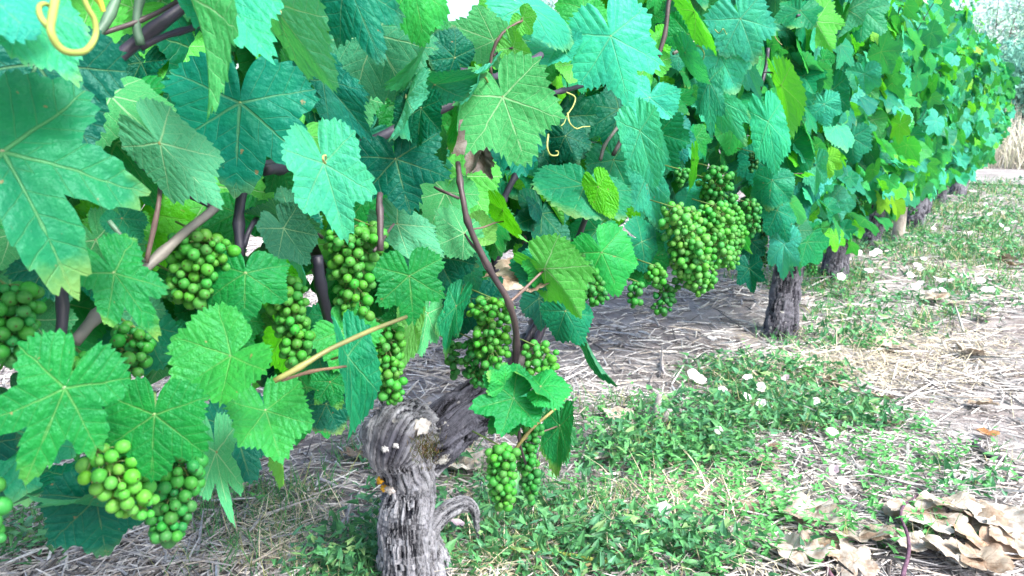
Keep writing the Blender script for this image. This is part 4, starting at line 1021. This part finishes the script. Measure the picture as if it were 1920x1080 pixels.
# litter
def litter_field(x, y):
    p = (x-BASE[0])*RN[0]+(y-BASE[1])*RN[1]
    w = WEED(x, y)
    d = np.where(p < .35, 1.0, np.clip(1.2-.75*p, .13, 1.0))
    return np.clip(d*(1-.3*w), .1, 1)
sl = np.array([[-1, 0, 0], [1, 0, 0], [0, 0, 1.4], [-.9, .55, .25], [.9, .5, .25], [0, .52, 1.7], [-.4, 1, 0], [.4, 1, 0], [0, 1, .8]])
slF = [np.array([[0, 1, 4, 3], [1, 2, 5, 4], [2, 0, 3, 5], [3, 4, 7, 6], [4, 5, 8, 7], [5, 3, 6, 8]])]
n = 50000
XY = scatter(n, litter_field, (.85, 9.0), 5, patch=3.0, lo_=.3); n = len(XY)
d = XY[:, 1]
L = RNG.uniform(.02, .085, n)*(.75+.25*np.minimum(d, 4)); Rr = RNG.uniform(.0006, .0022, n)*(.7+.35*np.minimum(d, 5))
big = RNG.uniform(0, 1, n) < .05; L[big] *= 2.0; Rr[big] *= 1.5
M = rotmats(RNG.uniform(0, 6.283, n), RNG.normal(.03, .12, n), RNG.uniform(-.6, .6, n))*np.stack([Rr, L, Rr*.8], -1)[:, None, :]
P = np.column_stack([XY, gz(XY[:, 0], XY[:, 1])+RNG.uniform(.000, .010, n)])
V, F = instance(sl, slF, M, P)
pal = np.array([(.45, .435, .43), (.35, .335, .33), (.51, .49, .465), (.22, .205, .20), (.10, .095, .095), (.37, .33, .29), (.58, .57, .555)])
c = pal[RNG.choice(7, n, p=[.24, .2, .16, .14, .1, .08, .08])]*RNG.uniform(.8, 1.15, (n, 1))
add('wood_litter', build_mesh('wood_litter', V, F, col=np.repeat(c, 9, 0), smooth=False, mat=M_STRAW), kind='stuff', label='shredded grey vine prunings scattered over the soil', cat='litter')
# bindweed leaves
wl = np.array([[0, 0, 0], [-.36, -.16, .06], [-.30, .30, .10], [0, 1, -.06], [.30, .30, .10], [.36, -.16, .06], [0, .48, 0]])
wlF = [np.array([[0, 2, 1], [0, 6, 2], [6, 3, 2], [0, 5, 4], [0, 4, 6], [6, 4, 3]])]
n = 13500
XY = scatter(n, WEED, (.85, 11.0), 9, patch=4.0); n = len(XY); d = XY[:, 1]
L = RNG.uniform(.012, .030, n)*(.8+.16*np.minimum(d, 6))
M = rotmats(RNG.uniform(0, 6.283, n), RNG.normal(.2, .5, n), RNG.normal(0, .5, n))*(L[:, None]*np.stack([RNG.uniform(.45, .95, n), np.ones(n), np.ones(n)], -1))[:, None, :]
h = RNG.uniform(.0, 1, n)**1.5*.055
P = np.column_stack([XY, gz(XY[:, 0], XY[:, 1])+.006+h*np.clip(.4+WEED(XY[:, 0], XY[:, 1]), 0, 1.2)])
V, F = instance(wl, wlF, M, P)
pal = np.array([(.075, .26, .09), (.05, .19, .08), (.10, .30, .11), (.09, .27, .14), (.19, .35, .13)])
c = pal[RNG.choice(5, n, p=[.3, .25, .2, .17, .08])]*RNG.uniform(.75, 1.25, (n, 1))
add('bindweed', build_mesh('bindweed', V, F, col=np.repeat(c, 7, 0), smooth=False, mat=M_WEED), kind='stuff', label='low green bindweed leaves covering the soil in patches', cat='weeds')
# upright sprigs with leaves in pairs
XY = scatter(420, WEED, (.9, 6.0), 23, patch=3.0); m_ = len(XY)
V2, F2, c2, o2 = [], [], [], 0
for x_, y_ in XY:
    hh = RNG.uniform(.04, .10); ln_ = RNG.normal(0, .03, 2); z_ = float(gz(x_, y_)); k_ = 7; rnd_ = RNG.uniform(.8, 1.2)
    f_ = np.linspace(.15, 1, k_); pp = np.stack([x_+ln_[0]*f_, y_+ln_[1]*f_, z_+hh*f_], -1)
    mm = rotmats(np.arange(k_)*2.4+RNG.uniform(0, 6), RNG.normal(.35, .2, k_), RNG.normal(0, .2, k_))*(.024*(1.15-.6*f_)[:, None]*np.array([.7, 1, 1]))[:, None, :]
    v_, ff = instance(wl, wlF, mm, pp); V2.append(v_); F2.append(ff[0]+o2); o2 += len(v_); c2.append(np.tile(np.array([(.10, .36, .10)])*rnd_, (len(v_), 1)))
add('weed_sprigs', build_mesh('weed_sprigs', np.vstack(V2), np.vstack(F2), col=np.vstack(c2), smooth=False, mat=M_WEED), kind='stuff', label='upright leafy weed sprigs rising from the bindweed', cat='weeds')
# grass blades and thin weed stems
gb = np.array([[-.5, 0, 0], [.5, 0, 0], [-.4, .12, .5], [.4, .12, .5], [0, .45, 1.]])
gbF = [np.array([[0, 1, 3, 2]]), np.array([[2, 3, 4]])]
n = 20000
XY = scatter(n, lambda x, y: np.clip(WEED(x, y)*np.clip(.25+y*.22, 0, 1.2), 0, 1), (.85, 13.0), 13, patch=6.0); n = len(XY); d = XY[:, 1]
H = RNG.uniform(.02, .075, n)*(.9+.1*np.minimum(d, 8))
M = rotmats(RNG.uniform(0, 6.283, n), RNG.normal(-.5, .5, n), RNG.normal(0, .3, n))*np.stack([.0016*(.8+.5*np.minimum(d, 8)), H, H], -1)[:, None, :]
V, F = instance(gb, gbF, M, np.column_stack([XY, gz(XY[:, 0], XY[:, 1])]))
pal = np.array([(.06, .22, .07), (.09, .28, .09), (.30, .32, .14), (.40, .36, .22)])
c = pal[RNG.choice(4, n, p=[.42, .3, .16, .12])]*RNG.uniform(.75, 1.25, (n, 1))
add('grass', build_mesh('grass', V, F, col=np.repeat(c, 5, 0), smooth=False, mat=M_WEED), kind='stuff', label='thin grass blades among the weeds along the row', cat='grass')
# dry straw-coloured grass tufts on the path side
n = 5200; ctr = [(1610, 690, .16), (1690, 700, .18), (1560, 700, .12), (1650, 640, .2), (1480, 720, .12), (1760, 650, .2), (1340, 940, .1), (1290, 1020, .1), (900, 1060, .08), (1740, 480, .4), (1820, 520, .3), (560, 1010, .08)]
X = []
for px, py, rr_ in ctr:
    c0 = gnd(px, py); X.append(np.stack([RNG.normal(c0[0], rr_, n//12), RNG.normal(c0[1], rr_*.8, n//12)], -1))
XY = np.vstack(X); n = len(XY)
M = rotmats(RNG.uniform(0, 6.283, n), RNG.normal(-1.15, .25, n), RNG.normal(0, .3, n))*np.stack([np.full(n, .0022), RNG.uniform(.05, .13, n), RNG.uniform(.05, .13, n)], -1)[:, None, :]
V, F = instance(gb, gbF, M, np.column_stack([XY, gz(XY[:, 0], XY[:, 1])+.004]))
c = np.array((.58, .52, .38))*RNG.uniform(.6, 1.2, (n, 1))
add('dry_grass', build_mesh('dry_grass', V, F, col=np.repeat(c, 5, 0), smooth=False, mat=M_STRAW), kind='stuff', label='flattened straw coloured grass on the soil', cat='dry grass')

# ------------------------------------------------------------------ fallen leaves, flowers, sticks
BEIGE, TAN, BROWN, PALE = (.46, .43, .37), (.37, .32, .255), (.25, .19, .14), (.51, .495, .45)
FALLEN = [
 (872, 880, .085, PALE, 'large bleached dry leaf lying behind the forked trunk'), (1150, 790, .062, BEIGE, 'cupped pale dry leaf lying beside the two grey stubs'),
 (1128, 866, .042, PALE, 'small bleached leaf on dark soil near the low grape bunches'), (1436, 885, .045, TAN, 'curled tan leaf in the weed patch, upper one of two'),
 (1434, 922, .038, BEIGE, 'pale pointed leaf in the weed patch, lower one of two'), (1455, 852, .030, BROWN, 'small dark curled leaf standing in the weed patch'),
 (1655, 752, .062, TAN, 'curled tan leaf at the dry grass beside the weed patch'), (1662, 805, .058, BEIGE, 'flat beige leaf at the far edge of the weed patch'),
 (1662, 660, .072, BEIGE, 'beige leaf lying under the dry grass beside the path'), (1825, 678, .075, BEIGE, 'lone large beige leaf on the bare path'),
 (1850, 768, .06, TAN, 'thin tan leaf pressed into the bare soil of the path'), (1848, 605, .06, BEIGE, 'beige leaf at the upper part of the path'),
 (1567, 726, .052, TAN, 'tan leaf at the rim of the dry grass near the weeds'), (1455, 790, .03, TAN, 'tiny tan leaf among white flowers'),
 (1845, 830, .04, (.40, .22, .10), 'orange brown leaf scrap on the bare soil of the path'), (690, 848, .04, PALE, 'pale leaf scrap close to the trunk knob'),
 (1745, 568, .09, BEIGE, 'broad beige leaf in the grass beside white flowers'), (1880, 490, .12, TAN, 'tan leaf in the far brown leaf heap, front one'), (1850, 478, .11, BEIGE, 'beige leaf in the far brown leaf heap, end one'),
 (1905, 505, .11, BROWN, 'brown leaf in the far brown leaf heap at the picture edge'), (1800, 575, .07, BEIGE, 'beige leaf between grass strip and path'), (1410, 970, .04, TAN, 'small tan leaf sunk in the weeds above the dry leaf pile'),
 (1390, 640, .035, BEIGE, 'small beige leaf on the mulch beside the second trunk'), (660, 858, .045, TAN, 'tan leaf scrap on mulch under the hanging leaf'), (1230, 905, .03, TAN, 'tiny tan leaf in thin weeds'),
]
# the dry pile at the corner
PILE = [(1545, 1010, .060, BEIGE, 'small beige leaf beside the thin dark purple stalk'), (1720, 985, .075, BEIGE, 'beige leaf at the top of the pile right of the purple stem'), (1875, 1020, .08, PALE, 'pale leaf between the holed tan leaf and the picture edge'), (1590, 1075, .07, PALE, 'pale leaf cut by the lower border between the purple stems'), (1485, 985, .085, PALE, 'pale dry leaf with dark stalk, uppermost of the corner pile'), (1488, 1062, .080, PALE, 'bleached leaf at the lower border below the dark stalk'), (1610, 1052, .085, BEIGE, 'large beige leaf between the two purple stems'),
 (1655, 1040, .050, TAN, 'tan leaf lying on the large beige leaf'), (1745, 1012, .100, PALE, 'big curled pale leaf beside the purple stem in the pile'), (1800, 988, .085, BEIGE, 'beige leaf standing up at the back of the pile'),
 (1842, 1012, .080, TAN, 'tan leaf with a hole in the middle of the pile'), (1765, 1062, .075, BEIGE, 'crumpled beige leaf at the front of the pile'), (1858, 1062, .085, (.52, .40, .30), 'pinkish tan leaf at the front of the pile'),
 (1905, 985, .080, PALE, 'pale leaf at the picture edge behind the pile'), (1905, 1050, .085, BEIGE, 'beige leaf at the picture edge in front of the pile'), (1828, 1075, .07, TAN, 'tan leaf cut by the lower border in the pile'),
 (1700, 1045, .06, PALE, 'small pale leaf resting over the purple stem'), (1560, 1062, .05, (.5, .40, .30), 'pinkish leaf at the lower border near the purple stem')]
for q, (px, py, L, c, lab) in enumerate(FALLEN+PILE):
    pile = q >= len(FALLEN); r = random.Random(q*13+5)
    p = gnd(px, py); p[2] = gz(p[0], p[1]) + (.016 + (.012*r.random() if pile else 0)) + L*.08
    yaw = r.uniform(0, 6.28); tilt = r.uniform(-.25, .3)
    me = leaf_mesh('dry_leaf', 400+q, M_DRY, N=80, M=7, lobe=r.uniform(.2, .45), crumple=r.uniform(.10, .26), fold=r.choice([0, 6, 14]), droop=-.05, wave=.07, cup=.12, wid=r.uniform(.85, 1.05))
    m = Matrix.Translation(Vector(p)) @ Matrix.Rotation(yaw, 4, 'Z') @ Matrix.Rotation(tilt, 4, 'X') @ Matrix.Rotation(r.uniform(-.25, .25), 4, 'Y') @ Matrix.Translation((0, -L*.35, 0)) @ Matrix.Scale(L*r.uniform(.85, 1.0), 4)
    add('dry_leaf', me, label=lab, cat='leaf', group='dry leaf pile in the corner' if pile else 'fallen dry leaves', color=c, mw=m)

def flower_mesh(seed):
    r = np.random.default_rng(seed); k = 30; V = [[0, 0, 0]]; th = np.linspace(0, 2*math.pi, k, endpoint=False)
    ph = r.uniform(0, 6)
    for rad, h in ((.12, .30), (.3, .55), (.65, .80), (1.0, .92)):
        ro = rad*(1+(.07*np.cos(5*th) + .05*np.cos(2*th+ph))*rad)
        zz = h + .06*rad*np.sin(5*th+ph) + .05*rad*r.normal(size=k)*.5
        V += [[ro[i]*math.cos(th[i]), ro[i]*math.sin(th[i]), zz[i]] for i in range(k)]
    F3 = [(0, 1+(i+1) % k, 1+i) for i in range(k)]; F4 = [(1+m*k+i, 1+m*k+(i+1) % k, 1+(m+1)*k+(i+1) % k, 1+(m+1)*k+i) for m in range(3) for i in range(k)]
    return build_mesh('flower', np.array(V), [np.array(F3), np.array(F4)], mat=M_PETAL)
FL = [flower_mesh(s) for s in range(5)]
WHITE, PINK = (.80, .78, .80), (.72, .56, .64)
FARF = 'tiny white flowers in the far grass'
FLOW = [(1335, 637, 9, WHITE, 'white bindweed flower on bare mulch below the second trunk'), (1300, 706, 12, WHITE, 'open white flower facing up at the mulch edge, higher of a touching pair'), (1312, 715, 12, WHITE, 'open white flower at the mulch edge, lower of a touching pair'),
 (1355, 733, 8, WHITE, 'small white flower at the upper tip of the weed patch'), (1402, 710, 9, WHITE, 'white flower above a brown leaf in the weeds'), (1400, 746, 9, WHITE, 'white flower in the row of three in the weeds, first one'), (1427, 728, 9, WHITE, 'white flower in the row of three in the weeds, highest one'),
 (1427, 759, 10, WHITE, 'white flower in the row of three in the weeds, lowest one'), (1347, 809, 8, WHITE, 'single starry white flower deep in the green weed patch'), (1528, 755, 9, WHITE, 'white flower at the upper rim of the weed patch'),
 (1561, 814, 12, WHITE, 'large pale flower in the middle of the weed patch rim'), (1665, 829, 10, (.76, .68, .75), 'pale mauve flower at the far corner of the weed patch'), (1563, 884, 11, PINK, 'pink flower above another pink flower in the weeds'), (1581, 904, 10, PINK, 'pink flower below another pink flower in the weeds'),
 (1245, 958, 14, (.78, .74, .80), 'round whitish flower near the lower border in the weeds'), (858, 984, 13, PINK, 'pink flower half hidden under the dead spur'), (1473, 711, 8, PINK, 'pale pink flower bud above the weed patch'),
 (1596, 471, 8, WHITE, 'white flower of a pair beside the upright dark trunk, the one nearer the trunk'), (1608, 475, 8, WHITE, 'white flower of a pair beside the upright dark trunk, the one farther out'), (1637, 478, 7, WHITE, 'white flower of a pair at the short trunk before the post, lower one'), (1646, 474, 8, WHITE, 'white flower of a pair at the short trunk before the post, upper one'), (1591, 487, 7, WHITE, 'white flower at the side of the upright dark trunk, below a pair'), (1629, 510, 8, WHITE, 'lone white flower in the grass between upright trunk and short trunk'), (1577, 521, 8, WHITE, 'white flower on the mulch at the foot of the upright dark trunk'), (1720, 500, 8, WHITE, 'white flower in the grass below the wooden post, larger of two touching'), (1726, 506, 6, WHITE, 'white flower in the grass below the wooden post, smaller of two touching'), (1707, 518, 7, WHITE, 'lone white flower in the grass straight below the wooden post'),
 (1717, 540, 8, WHITE, 'white flower of a close pair near the broad beige leaf, lower one'), (1726, 533, 7, WHITE, 'white flower of a close pair near the broad beige leaf, upper one'), (1656, 546, 7, WHITE, 'lone white flower where mulch meets the lower end of the grass strip'), (1758, 525, 8, WHITE, 'white flower in a line of three in the grass, one nearest the row'), (1768, 528, 7, WHITE, 'white flower in a line of three in the grass, middle one'), (1784, 527, 6, WHITE, 'white flower in a line of three in the grass, one nearest the path'), (1838, 528, 8, WHITE, 'lone white flower at the path edge of the grass strip'), (1750, 547, 7, WHITE, 'white flower right above the broad beige leaf, one nearer the row'), (1767, 546, 7, WHITE, 'white flower right above the broad beige leaf, one nearer the path'), (1848, 545, 8, WHITE, 'white flower of a pair at the path edge, larger one'), (1859, 544, 6, WHITE, 'white flower of a pair at the path edge, smaller one'),
 (1732, 487, 5, WHITE, 'small white flower in the grass above the touching two'), (1856, 403, 5, WHITE, None), (1812, 410, 4, WHITE, None), (1848, 384, 4, WHITE, None), (1867, 391, 5, WHITE, None), (1828, 360, 4, WHITE, None), (1821, 359, 4, WHITE, None), (1888, 431, 5, WHITE, None), (1902, 418, 5, WHITE, None), (1877, 424, 5, WHITE, None), (1751, 430, 4, WHITE, None), (1878, 373, 4, WHITE, None)]
for q, (px, py, rp, c, lab) in enumerate(FLOW):
    p = gnd(px, py, .05); depth = (p-CAM) @ FWD; R = rp*depth/FPX
    r = random.Random(q+90)
    toc = Vector(CAM-p); toc.z = 0; toc.normalize()
    axis = (Vector((0, 0, 1))*r.uniform(.7, 1.2) + toc*r.uniform(.1, .9) + Vector((r.uniform(-.5, .5), r.uniform(-.5, .5), 0))).normalized()
    m = Matrix.LocRotScale(Vector(p)-axis*R*.6+Vector((0, 0, R*.3)), axis.to_track_quat('Z', 'Y'), Vector((R, R, R*.8)))
    add('bindweed_flower', FL[q % 5], label=lab or 'tiny white flower speck in the far grass near the gravel track', cat='flower', group='bindweed flowers' if lab else FARF, color=c, mw=m)

def stick(name, pts, r0, r1, colr, label, cat='stick', group='loose sticks on the ground', world=False):
    P = np.array(pts) if world else np.array([gnd(x, y, z) for x, y, z in pts])
    C = spline(P, 24); C += .003*np.stack([vn(np.arange(24)*.5, a, pts[0][0])-.5 for a in (2, 6, 8)], -1)
    R = np.linspace(r0, r1, 24)*(1+.25*(vn(np.arange(24)*.8, 3.3, pts[0][1])-.5))
    V, F = tube(C, R, 8); b = C[0].copy()
    return add(name, build_mesh(name, V-b, F, mat=M_TWIG), label=label, cat=cat, group=group, color=colr, mw=Matrix.Translation(Vector(b)))
GRW = (.33, .30, .30)
def vert(px, py, h, lean): f = gnd(px, py); return [f+np.array([0, 0, -.02]), f+np.array([lean*.5, 0, h*.5]), f+np.array([lean, 0, h])]
stick('dead_stub', vert(1226, 795, .085, .012), .010, .008, GRW, 'taller grey dead stub standing at the edge of the weeds', 'stub', 'grey stubs', True)
stick('dead_stub', vert(1240, 800, .050, .020), .010, .008, GRW, 'shorter grey dead stub leaning beside the taller one', 'stub', 'grey stubs', True)
SHOOT = (.10, .055, .085)
stick('cut_shoot', [(1692, 1085, .045), (1702, 1040, .055), (1700, 1000, .065), (1690, 960, .055), (1710, 935, .04), (1728, 925, .03)], .0040, .0018, SHOOT, 'purple cut vine shoot lying along the dry leaf pile', 'shoot', 'cut shoots')
stick('cut_shoot', [(1495, 985, .05), (1520, 1025, .03), (1545, 1055, .02), (1562, 1085, .02)], .0028, .0044, (.16, .09, .12), 'thin dark purple stalk leading to the pale leaf', 'shoot', 'cut shoots')
stick('cut_shoot', [(905, 1028, .015), (985, 1030, .02), (1060, 1040, .02), (1180, 1062, .015)], .0035, .0045, (.26, .34, .08), 'long yellow green cut shoot lying on the ground right of the trunk', 'shoot', 'cut shoots')
stick('cut_shoot', [(1060, 1075, .015), (1150, 1040, .02), (1230, 1000, .03), (1260, 985, .03)], .0032, .0018, (.34, .30, .14), 'straw coloured shoot slanting through the weeds at the lower border', 'shoot', 'cut shoots')
for pts, r0, lab in (([(1780, 890, .006), (1850, 905, .01), (1905, 905, .012), (1925, 880, .01)], .005, 'forked grey stick on the path pointing to the picture edge'), ([(1825, 835, .012), (1855, 855, .018), (1885, 862, .01)], .010, 'thick black charred stick on the path'),
                     ([(1690, 795, .006), (1740, 820, .01), (1790, 842, .006)], .003, 'thin grey stick on the soil beyond the weed patch'), ([(1770, 905, .006), (1810, 880, .01), (1850, 872, .008)], .003, 'thin pale stick crossing the bare soil'),
                     ([(1140, 640, .006), (1190, 655, .01), (1240, 650, .006)], .004, 'grey stick on the mulch below the hanging strip leaf'), ([(1240, 675, .006), (1243, 690, .02), (1246, 705, .006)], .005, 'short pale twig on the mulch'),
                     ([(1390, 645, .004), (1410, 655, .02), (1440, 662, .006)], .003, 'curved pale twig at the foot of the second trunk'), ([(640, 985, .006), (665, 940, .012), (690, 900, .006)], .004, 'pale stick leaning towards the trunk in the weeds'),
                     ([(1840, 800, .005), (1900, 815, .008), (1940, 830, .006)], .003, 'thin stick near the picture edge on the path'), ([(600, 900, .006), (650, 915, .012), (700, 905, .006)], .0045, 'grey stick behind the trunk on the mulch')):
    stick('stick', pts, r0, r0*.6, (.05, .048, .06) if 'black' in lab else GRW, lab)

# ------------------------------------------------------------------ beyond the row: tall dry grass, shrubs, trees
n = 9000
S = RNG.uniform(15.6, 19.5, n); T = RNG.uniform(-3.0, 7.0, n)
P = BASE[None]*np.array([1, 1, 0])+RD*S[:, None]+RN*T[:, None]; P[:, 2] = gz(P[:, 0], P[:, 1])
H = RNG.uniform(.4, 1.45, n)*(.7+.5*vn(T*.9, S*.6))
M = rotmats(RNG.uniform(0, 6.283, n), RNG.normal(-.15, .22, n), RNG.normal(0, .2, n))*np.stack([np.full(n, .016), H, H], -1)[:, None, :]
V, F = instance(gb, gbF, M, P)
pal = np.array([(.56, .53, .44), (.48, .45, .36), (.40, .42, .30), (.64, .61, .53)]); c = pal[RNG.choice(4, n)]*RNG.uniform(.8, 1.2, (n, 1))
add('tall_dry_grass', build_mesh('tall_dry_grass', V, F, col=np.repeat(c, 5, 0), smooth=False, mat=M_STRAW), kind='stuff', label='tall straw coloured grass beyond the gravel track', cat='dry grass')

def tree(name, label, foot, height, crown_r, crown_z, n_leaf, cols, seed, leaf=.12, cat='tree', trunk_r=.1, sparse=.5, flat=1.0):
    r = np.random.default_rng(seed)
    root = add(name, None, label=label, cat=cat, group='trees and shrubs beyond the track', mw=Matrix.Translation(Vector(foot)))
    Vs, Fq, Ft, o = [], [], [], 0
    tips = []
    def limb(P, r0, r1, k=7):
        nonlocal o
        V, F = tube(spline(np.array(P), 12), np.linspace(r0, r1, 12), k); Vs.append(V); Fq.append(F[0]+o); Ft.append(F[1]+o); o += len(V)
    top = np.array([r.normal(0, .2), r.normal(0, .2), height*.9])
    limb([[0, 0, -.2], [r.normal(0, .05), r.normal(0, .05), height*.35], top*np.array([.6, .6, .7]), top], trunk_r, trunk_r*.2)
    for q in range(18):
        a = r.uniform(0, 6.28); z0 = r.uniform(.25, .75)*height; rad = crown_r*r.uniform(.5, 1.0)
        e = np.array([math.cos(a)*rad, math.sin(a)*rad, min(height, z0+r.uniform(.05, .35)*height)])
        b = np.array([0, 0, z0]); limb([b, (b+e)*.5+np.array([0, 0, .1]), e], trunk_r*.35, trunk_r*.06, 5); tips.append(e); tips.append((b+e)*.55)
    add('trunk', build_mesh('trunk', np.vstack(Vs), [np.vstack(Fq), np.vstack(Ft)], mat=M_TWIG), root, color=(.14, .12, .11))
    tips = np.array(tips); k = r.integers(0, len(tips), n_leaf)
    P = tips[k]+r.normal(0, 1, (n_leaf, 3))*crown_r*sparse*.5*np.array([1, 1, flat])
    P[:, 2] = np.maximum(P[:, 2], .15)
    M = rotmats(r.uniform(0, 6.28, n_leaf), r.normal(0, .8, n_leaf), r.normal(0, .8, n_leaf))*(leaf*r.uniform(.6, 1.3, n_leaf))[:, None, None]
    V, F = instance(wl, wlF, M, P); cols = np.array(cols)
    c = cols[(vn(P[:, 0]*1.5, P[:, 1]*1.5, P[:, 2]*1.5)*len(cols)*.999).astype(int)]*r.uniform(.8, 1.2, (n_leaf, 1))
    add('crown', build_mesh('crown', V, F, col=np.repeat(c, 7, 0), smooth=False, mat=M_FAR), root)
TE = [(.09, .28, .22), (.12, .32, .24), (.16, .38, .25)]; HAZED = [(.28, .48, .40), (.34, .54, .40), (.24, .44, .36)]  # second palette: distance haze painted in as pale green
def beyond(px, dist): 
    d = ray(px, 232); d = d/d[1]; return np.array([d[0]*dist, dist, 0])
tree('shrub', 'dense teal shrub behind the tall dry grass', beyond(1905, 20), 2.0, 1.6, 1, 9000, TE, 1, .13, 'shrub', .05, .5)
tree('shrub', 'pale green shrub at the picture edge above the dark one', beyond(1965, 24), 2.5, 1.5, 1, 6000, HAZED, 2, .14, 'shrub', .06, .6)
tree('tree', 'light airy tree above the end of the row', beyond(1845, 27), 5.4, 2.0, 1, 1700, HAZED, 3, .15, 'tree', .05, .5)
tree('tree', 'thin feathery tree at the top corner against white sky', beyond(1925, 31), 6.2, 2.2, 1, 1700, HAZED, 4, .15, 'tree', .06, .5)
tree('tree', 'small distant treetop seen through the gap in the leaves', beyond(1062, 42), 7.8, 2.6, 1, 5200, HAZED, 5, .16, 'tree', .12, .45)
tree('shrub', 'low teal shrub behind the last vine', beyond(1840, 22), 2.2, 1.8, 1, 8000, TE, 6, .13, 'shrub', .05, .5)
